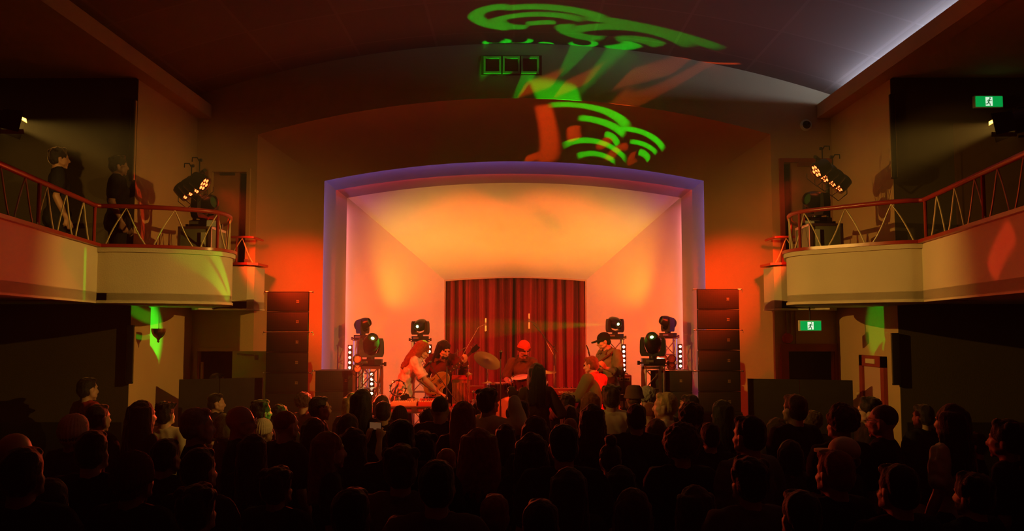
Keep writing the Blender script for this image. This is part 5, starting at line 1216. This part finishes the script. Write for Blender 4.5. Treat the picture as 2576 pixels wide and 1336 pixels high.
# ================================================================== THE CROWD
# (px, top y, apparent head width px, hair kind, hair tone, turn in degrees (+ = to the left), shirt, pose, label)
CR = [
 (40, 1090, 76, 'none', 'S', -12, 'K', 'a', 'bald person with orange-lit crown at the far left edge'),
 (190, 1050, 68, 'beanie', 'P', -20, 'K', 'a', 'person in a pale knitted beanie at the left, below the lone standing man'),
 (222, 952, 42, 'short', 'K', -35, 'R', 'a', 'tall person in red-lit jumper standing apart by the left dark wall'),  # red light on the jumper put into its cloth colour
 (250, 1020, 52, 'short', 'K', -30, 'K', 'a', 'short-haired person just right of the pale knitted beanie'),
 (362, 1012, 74, 'longwide', 'K', -40, 'K', 'b', 'person with wide long dark hair before the left orange wall'),
 (417, 1008, 48, 'spiky', 'K', -8, 'P', 'a', 'spiky-haired person in a pale shirt left of the left masking board'),
 (340, 1148, 98, 'beanie', 'B', -15, 'K', 'a', 'person in a large ribbed brown beanie at lower left'),
 (500, 1030, 74, 'short', 'G', -60, 'K', 'a', 'grey-haired bearded person in profile, green light on the forehead'),
 (545, 992, 38, 'short', 'K', -75, 'K', 'a', 'person with glasses and green-lit face before the left masking board'),
 (568, 1046, 52, 'bob', 'B', -50, 'K', 'b', 'person with green-lit hair between two green-lit faces'),
 (607, 1022, 52, 'none', 'S', -80, 'K', 'g', 'bald person with glasses in profile, face lit green'),
 (660, 1010, 50, 'wavy', 'K', -50, 'K', 'a', 'dark-haired person right of the bald green-lit face'),
 (703, 1024, 40, 'curly', 'K', 0, 'K', 'a', 'small curly dark head below the left speaker tower'),
 (664, 1059, 54, 'beanie', 'P', -40, 'K', 'a', 'person in a pale striped beanie below the left speaker tower'),
 (722, 1035, 52, 'buzz', 'R', -40, 'K', 'a', 'ginger close-cropped person below the left speaker tower'),
 (765, 993, 42, 'curly', 'B', -10, 'B', 'a', 'curly brown-haired person at the foot of the left speaker tower'),
 (806, 1000, 45, 'short', 'K', -70, 'K', 'g', 'person with glasses and green-lit cheek before the left bass boxes'),
 (548, 941, 44, 'short', 'K', -60, 'K', 'h', 'dark crown of a person behind the left masking board'),
 (790, 1055, 60, 'long', 'K', 0, 'G', 'b', 'long-haired person below the green-cheeked person with glasses'),
 (832, 1092, 76, 'long', 'R', -70, 'K', 'b', 'person with long auburn hair in profile, cheek lit red'),
 (505, 1132, 84, 'short', 'K', -20, 'K', 'a', 'dark-haired person below the grey-haired bearded one'),
 (888, 992, 40, 'longwave', 'Y', 0, 'K', 'b', 'person with wavy blond hair before the left bass boxes'),
 (915, 983, 66, 'long', 'K', -30, 'K', 'b', 'long dark-haired person in front of the left truss'),
 (962, 997, 44, 'bob', 'B', -20, 'K', 'b', 'bobbed person with green gleam beside the tambourine stand'),
 (965, 1012, 44, 'short', 'K', 0, 'K', 'a', 'short-haired person in a black top below the green-gleaming bob'),
 (880, 1046, 62, 'bob', 'K', -30, 'K', 'p', 'person holding up a phone at left of centre'),
 (1006, 1026, 46, 'beanie', 'K', 0, 'K', 'a', 'person in a small black beanie below the left keyboards'),
 (1107, 998, 44, 'buzz', 'K', 0, 'K', 'a', 'close-cropped person in front of the boom microphone'),
 (1080, 1034, 52, 'curly', 'K', 0, 'G', 'b', 'curly dark head below the close-cropped person'),
 (1166, 1014, 60, 'long', 'R', 0, 'K', 'b', 'person with long straight dark red hair left of the raised hand'),
 (1201, 1007, 40, 'short', 'K', 0, 'K', 'a', 'small short-haired head beside the long dark red hair'),
 (1230, 981, 54, 'wavy', 'K', -45, 'P', 'u', 'person in a pale hoodie raising the right hand to the head'),
 (1350, 917, 60, 'long', 'K', 0, 'B', 'up', 'person with very long black hair lifted above the crowd at centre'),
 (1010, 1060, 70, 'short', 'K', 0, 'K', 'a', 'round dark head in front of the small black beanie'),
 (892, 1082, 76, 'longwave', 'K', -20, 'K', 'b', 'wavy-haired person below the raised phone'),
 (1065, 1092, 76, 'wavy', 'K', 0, 'K', 'a', 'wavy red-rimmed head above the two large close heads'),
 (1124, 1132, 52, 'short', 'R', 0, 'K', 'a', 'small red-rimmed head tucked right of the wavy one'),
 (1205, 1082, 92, 'longwide', 'R', 0, 'K', 'b', 'person with long hair outlined in bright red, left of centre'),
 (1010, 1128, 94, 'wavy', 'B', 0, 'G', 'a', 'large close head with red-rimmed short hair at lower centre left'),
 (1100, 1163, 98, 'short', 'K', 0, 'G', 'a', 'large close black head right of the red-rimmed short hair'),
 (1272, 1070, 56, 'long', 'K', 0, 'K', 'b', 'long-haired person below the pale hoodie'),
 (1312, 1010, 44, 'short', 'K', 0, 'K', 'a', 'round dark head just left of the lifted long-haired person'),
 (1347, 1053, 72, 'bob', 'B', 0, 'K', 'b', 'bobbed head directly below the lifted long-haired person'),
 (1338, 1095, 84, 'longwave', 'K', 0, 'K', 'b', 'wavy long-haired head below the centre bob'),
 (1418, 1072, 74, 'short', 'K', 0, 'K', 'a', 'square dark head right of the centre bob'),
 (1434, 1053, 42, 'buzz', 'R', 0, 'K', 'a', 'small reddish crown right of the lifted person'),
 (1425, 994, 40, 'wavy', 'K', 30, 'K', 'g', 'small wavy head with glasses below the lettered synthesizer'),
 (1432, 1023, 44, 'bob', 'K', 0, 'K', 'b', 'small bob below the wavy head with glasses'),
 (1485, 990, 50, 'long', 'R', 0, 'K', 'b', 'long-haired person before the red and green shirt'),
 (1490, 1021, 64, 'longwave', 'K', 0, 'K', 'b', 'large wavy dark hair below the red and green shirt'),
 (1537, 972, 50, 'wavy', 'B', 0, 'P', 'a', 'wavy-haired person in a pale top before the amplifier'),
 (1594, 979, 48, 'hat', 'B', 0, 'K', 'a', 'person in a brimmed hat right of the amplifier'),
 (1628, 978, 38, 'curly', 'G', 0, 'K', 'a', 'grey curly head behind the brimmed hat'),
 (1600, 1019, 52, 'short', 'K', 0, 'K', 'a', 'dark head below the brimmed hat'),
 (1635, 1013, 44, 'buzz', 'R', 0, 'K', 'a', 'reddish cropped head below the grey curls'),
 (1671, 990, 48, 'short', 'Y', 75, 'P', 'a', 'fair-haired person in profile with a pale collar, facing left'),
 (1732, 995, 44, 'short', 'K', 60, 'K', 'a', 'dark-haired person facing left before the right bass boxes'),
 (1737, 1021, 58, 'curly', 'K', 0, 'K', 'a', 'curly dark head below the right speaker tower'),
 (1650, 1058, 56, 'bob', 'B', 0, 'K', 'b', 'red-rimmed bob below the pale collar'),
 (1714, 1065, 96, 'afro', 'B', 0, 'K', 'a', 'person with a large round afro rimmed in red'),
 (1535, 1098, 66, 'bun', 'B', 0, 'K', 'b', 'person with hair in a top bun'),
 (1690, 1047, 46, 'short', 'K', 0, 'K', 'a', 'dark crown left of the afro'),
 (1812, 1010, 54, 'long', 'K', 30, 'K', 'b', 'long-haired person with green edge below the right speaker tower'),
 (1785, 1066, 52, 'short', 'K', 0, 'K', 'a', 'dark head right of the afro'),
 (1880, 1050, 80, 'short', 'K', 35, 'G', 'a', 'broad dark head before the right masking board'),
 (1996, 995, 62, 'short', 'B', 25, 'K', 'a', 'tall dark-haired person in front of the right masking board'),
 (1950, 1055, 58, 'long', 'B', 15, 'G', 'b', 'red-edged long hair left below the tall dark-haired person'),
 (2042, 1040, 46, 'curly', 'B', 0, 'K', 'a', 'brown curls just right of the tall dark-haired person'),
 (2112, 1026, 78, 'curly', 'B', 20, 'K', 'a', 'large curly head before the right end of the masking board'),
 (2182, 1003, 54, 'wavy', 'K', 75, 'K', 'g', 'dark-haired person in profile beside the salmon side door'),
 (2216, 1020, 72, 'buzz', 'B', 55, 'K', 'g', 'shaven-headed person with glasses before the salmon side door'),
 (2116, 1105, 70, 'cap', 'P', 50, 'K', 'a', 'person in a pale cap at right'),
 (2094, 1136, 88, 'short', 'R', 25, 'K', 'a', 'red-rimmed crown in front of the pale cap'),
 (2318, 1020, 50, 'short', 'K', 30, 'K', 't', 'tall standing person in a loose black tee and light trousers at right'),
 (2385, 1022, 74, 'longwave', 'K', 35, 'P', 'b', 'person with big dark hair and pale top beside the loose black tee'),
 (2447, 1090, 50, 'short', 'K', 60, 'K', 'a', 'person facing left, cheek lit red, at far right'),
 (2524, 1062, 76, 'wavy', 'K', 50, 'K', 'b', 'wavy dark head near the right edge'),
 (2568, 1100, 52, 'bob', 'K', 40, 'K', 'b', 'person cut off by the right edge of the photo'),
 (1742, 1226, 120, 'longwide', 'B', 25, 'G', 'b', 'very close wide-haired head with orange edge at the bottom right of centre'),
 (1245, 1248, 80, 'short', 'R', 0, 'K', 'a', 'red-rimmed crown at the bottom centre'),
 (1880, 1157, 96, 'wavy', 'K', 15, 'G', 'a', 'large dark head with red left edge below the broad dark head'),
 (62, 1128, 100, 'short', 'K', 0, 'K', 'a', 'large black head in front of the orange-lit bald crown'),
 (235, 1088, 84, 'short', 'K', 0, 'K', 'a', 'broad dark head above the ribbed brown beanie'),
 (500, 1228, 104, 'wavy', 'K', -15, 'G', 'a', 'very close dark head at the bottom left'),
 (1430, 1182, 96, 'long', 'K', 0, 'K', 'b', 'close long-haired head below the square dark head'),
 (2252, 1172, 90, 'short', 'K', 20, 'K', 'a', 'dark head below the shaven one with glasses'),
 (1590, 1236, 100, 'bob', 'B', 0, 'K', 'b', 'close bob left of the very close wide-haired head'),
 (700, 1182, 92, 'wavy', 'K', -20, 'K', 'a', 'close wavy dark head below the auburn hair at left'),
 (2010, 1238, 100, 'short', 'K', 10, 'K', 'a', 'close dark head at the bottom right'),
 (2440, 1196, 96, 'wavy', 'K', 30, 'K', 'a', 'close dark head in front of the far-right profile'),
 (130, 1212, 108, 'bob', 'K', -10, 'K', 'b', 'close bob at the bottom left corner'),
 (888, 1234, 100, 'short', 'K', -10, 'G', 'c', 'close dark head with a cup below the auburn hair'),
 (1360, 1262, 104, 'short', 'K', 0, 'K', 'a', 'very close dark crown at the bottom centre right'),
 (640, 1096, 72, 'long', 'K', -10, 'K', 'b', 'long dark hair below the pale striped beanie'),
 (1560, 1176, 78, 'long', 'K', 0, 'K', 'b', 'long dark hair below the top bun'),
 (1985, 1112, 70, 'bob', 'K', 0, 'G', 'b', 'dark bob between the pale cap and the large dark head'),
 (420, 1108, 70, 'short', 'K', -20, 'K', 'a', 'dark head above right of the ribbed brown beanie'),
]
SK2 = [mat('dim skin', (.42, .25, .17), .5), mat('tan skin', (.38, .22, .15), .5, var=.05), mat('brown skin', (.26, .13, .08), .5, var=.05)]  # dim skin: shade over the crowd put into the colour
HM_ = {'K': H_BLK, 'B': H_BRN, 'Y': H_BLD, 'G': H_GRY, 'R': H_RED, 'S': M_SKIN, 'P': C_PALE}
CM_ = {'K': C_BLK, 'P': C_PALE, 'G': C_GREY, 'R': C_RED, 'B': C_BRN}
POSES = {
 'a': std(), 'b': std(w=.88, shL=(-.16, -.01, 1.41), shR=(.16, -.01, 1.41), elL=(-.21, -.02, 1.13), elR=(.21, -.02, 1.13)),
 'c': std(elR=(.24, .05, 1.15), wrR=(.14, .27, 1.24), hdR=(-.1, .6, .8), huR=(.5, -.5, .3), curlR=.7),
 'p': std(w=.88, shL=(-.16, -.01, 1.41), shR=(.16, -.01, 1.41), elR=(.20, .18, 1.22), wrR=(.10, .34, 1.46), elL=(-.20, .18, 1.22), wrL=(-.06, .34, 1.46), hdR=(-.2, .2, 1), hdL=(.2, .2, 1), huR=(.3, -1, 0), huL=(-.3, -1, 0), curl=.6),
 'u': std(elR=(.36, .05, 1.42), wrR=(.20, .12, 1.64), hdR=(-.5, .2, .9), huR=(.4, -.8, .2), sleeve=2, curlR=.3),
 'up': std(w=.86, shL=(-.16, -.01, 1.41), shR=(.16, -.01, 1.41), elL=(-.30, .02, 1.16), wrL=(-.20, .24, 1.10), elR=(.28, .02, 1.16), wrR=(.18, .24, 1.10), sleeve=2, curl=.6),
 't': std(w=1.08, elL=(-.25, .04, 1.14), wrL=(-.16, .26, 1.10), hdL=(.6, .8, .1), elR=(.30, -.02, 1.16), wrR=(.18, .10, 1.00), hdR=(-.7, .6, -.3), sleeve=.8, curl=.7),
}
MS = {}
for k, P in POSES.items():
    PH = dict(P)
    MS[k] = (body_mesh(P, .0125), shirt_mesh(P, .016, 1.12 if k in ('t', 'u') else 1.04), trouser_mesh(P, .02), head_matrix(P))
    for j in MS[k][:2]: pass
MS['g'] = MS['a']; POSES['g'] = POSES['a']; MS['h'] = MS['a']; POSES['h'] = POSES['a']
HT = 1.735                                          # top of hair of the standard figure
pl_ = []
for e in CR:
    px, ty, wd, kind = e[:4]
    real = {'long': .215, 'longwave': .235, 'longwide': .27, 'afro': .27, 'curly': .22, 'bob': .23, 'wavy': .215, 'none': .165, 'buzz': .175, 'hat': .25, 'beanie': .21, 'cap': .19}.get(kind, .19)
    H = 2.5-(ty-HZ)*real/wd; H = max(1.58, min(1.88, H))
    if e[7] == 'up': D, H = 9.9, None
    elif e[7] == 'h': D, H = 11.9, None
    elif e[7] == 't': D = 8.6; H = None
    else: D = F_PX*(CAMZ-H)/(ty-HZ)
    D = min(D, 10.75 if (px > 300 and px < 2280) else 10.05) if e[7] != 'h' else D
    pl_.append([D, e])
fixd = [q[1][7] in ('up', 'h', 't') for q in pl_]
def dlim(q):
    ty = q[1][1]; return F_PX*(CAMZ-1.93)/(ty-HZ), min(10.75 if 300 < q[1][0] < 2280 else 10.05, F_PX*(CAMZ-1.45)/(ty-HZ))
for it in range(400):
    mv = False
    for i in range(len(pl_)):
        for j in range(i):
            a, b = pl_[i], pl_[j]; ax, bx = (a[1][0]-CX)/F_PX*a[0], (b[1][0]-CX)/F_PX*b[0]
            k_ = .68 if 'p' in (a[1][7], b[1][7]) or 'up' in (a[1][7], b[1][7]) else .42; dx, dy = (ax-bx)/.52, (a[0]-b[0])/k_; d = math.hypot(dx, dy)
            if d < 1:
                mv = True; s = (1-d)*.12*(1 if a[0] >= b[0] else -1)
                if not fixd[i]: lo, hi = dlim(a); a[0] = max(lo, min(hi, a[0]+s))
                if not fixd[j]: lo, hi = dlim(b); b[0] = max(lo, min(hi, b[0]-s))
    if not mv: break
M_PHONE = mat('phone screen', (.06, .04, .03), .4, emit=(1., .40, .15), es=.10)
for i, (D, e) in enumerate(pl_):
    px, ty, wd, kind, tone, turn, sh, pose, label = e
    top = at(px, ty, D); H = top.z; z0 = 0.
    if pose == 'up': z0 = H-1.70; H = 1.70
    if pose == 'h': z0 = H-1.72; H = 1.72
    sc = H/HT; extra = {'bun': .06, 'hat': .0, 'spiky': .02, 'afro': .05}.get(kind, 0)
    sc = H/(HT+extra); sc = max(.84, min(1.10, sc))
    if z0 == 0.: z0 = H-(HT+extra)*sc if abs(H-(HT+extra)*sc) > .01 else 0.
    r = thing('person', label, 'person', (top.x, D, max(0, z0)), math.radians(turn), 'audience'); r.scale = (sc*(.97+.06*((i*37) % 10)/10), sc, sc)
    bm_, sm_, tm_, hm = MS[pose]
    link_mesh('body', bm_, SK2[(i*7) % 5 % 3 if kind != 'none' else 1], r)
    link_mesh('shirt', sm_, CM_[sh], r); link_mesh('trousers', tm_, cloth('light chino', (.75, .64, .42)) if pose == 't' else C_NAVY if i % 3 else C_BLK, r)
    if kind != 'none':
        if kind in HATS:
            link_mesh(HATS[kind], hair(kind), {'P': C_PALE, 'B': C_BRN, 'K': C_BLK}[tone], r, hm); link_mesh('hair', hair('fringe'), H_BRN, r, hm)
        else: link_mesh('hair', hair(kind), HM_[tone], r, hm)
    if pose == 'g': add_glasses(r, hm)
    if pose == 'p':
        M = r.matrix_basis; q = Matrix.Translation(r.location)@Matrix.Rotation(math.radians(turn), 4, 'Z'); c = q@V((.02*sc, .37*sc, 1.60*sc))
        ph = thing('mobile_phone', 'glowing phone held up by the bobbed person left of centre', 'phone', c, math.radians(turn))
        MB().box((-.075, 0, -.038), (.075, .009, .038), bev=.004).build('casing', M_BLK2, ph); MB().box((-.07, -.002, -.034), (.07, .0, .034)).build('screen', M_PHONE, ph, smooth=False)
    if pose == 'c':
        q = Matrix.Translation(r.location)@Matrix.Rotation(math.radians(turn), 4, 'Z'); c = q@V((.13*sc, .36*sc, 1.26*sc))
        cp = thing('plastic_cup', 'clear cup with red-lit rim held at lower centre left', 'cup', c)
        MB().lathe([(.03, 0), (.042, .10), (.045, .102), (.040, .10), (.028, .004), (.001, .004)], n=20, cap=False).build('cup_wall', mat('frosted plastic', (.6, .5, .45), .2), cp)
        MB().lathe([(.001, .07), (.038, .07)], n=20, cap=False).build('drink', C_BRN, cp)
# riser that lifts the long-haired person at centre, hidden in the crowd
q = [p for p in pl_ if p[1][7] == 'up'][0]; t_ = at(1350, 917, q[0])
r = thing('crate', 'dark crate under the lifted long-haired person, hidden in the crowd', 'crate', (t_.x, q[0], 0)); zc = t_.z-1.70
MB().box((-.25, -.22, 0), (.25, .22, zc-.002), bev=.01).build('crate_body', M_BLK2, r)
q = [p for p in pl_ if p[1][7] == 'h'][0]; t_ = at(548, 941, q[0])
if t_.z-1.72 > .02: struct('platform_left', MB().box((t_.x-.4, q[0]-.35, 0), (t_.x+.4, q[0]+.35, t_.z-1.72-.002)), M_STAGEFL)
# two people up on the left balcony
for px, ty, D, tn, lb in ((300, 394, 9.85, -75, 'person in dark jacket leaning at the left balcony rail, looking down'), (150, 374, 9.7, -60, 'dim person with wavy hair standing further back on the left balcony')):
    t = at(px, ty, D); H = t.z-ZF; r = thing('person', lb, 'person', (t.x, D, ZF), math.radians(tn)); sc = H/HT; r.scale = (sc,)*3
    bm_, sm_, tm_, hm = MS['a']; link_mesh('body', bm_, SK2[2], r); link_mesh('shirt', sm_, C_BLK, r); link_mesh('trousers', tm_, C_BLK, r); link_mesh('hair', hair('wavy'), H_BLK, r, hm)  # darker skin here stands in for the shade on the balcony
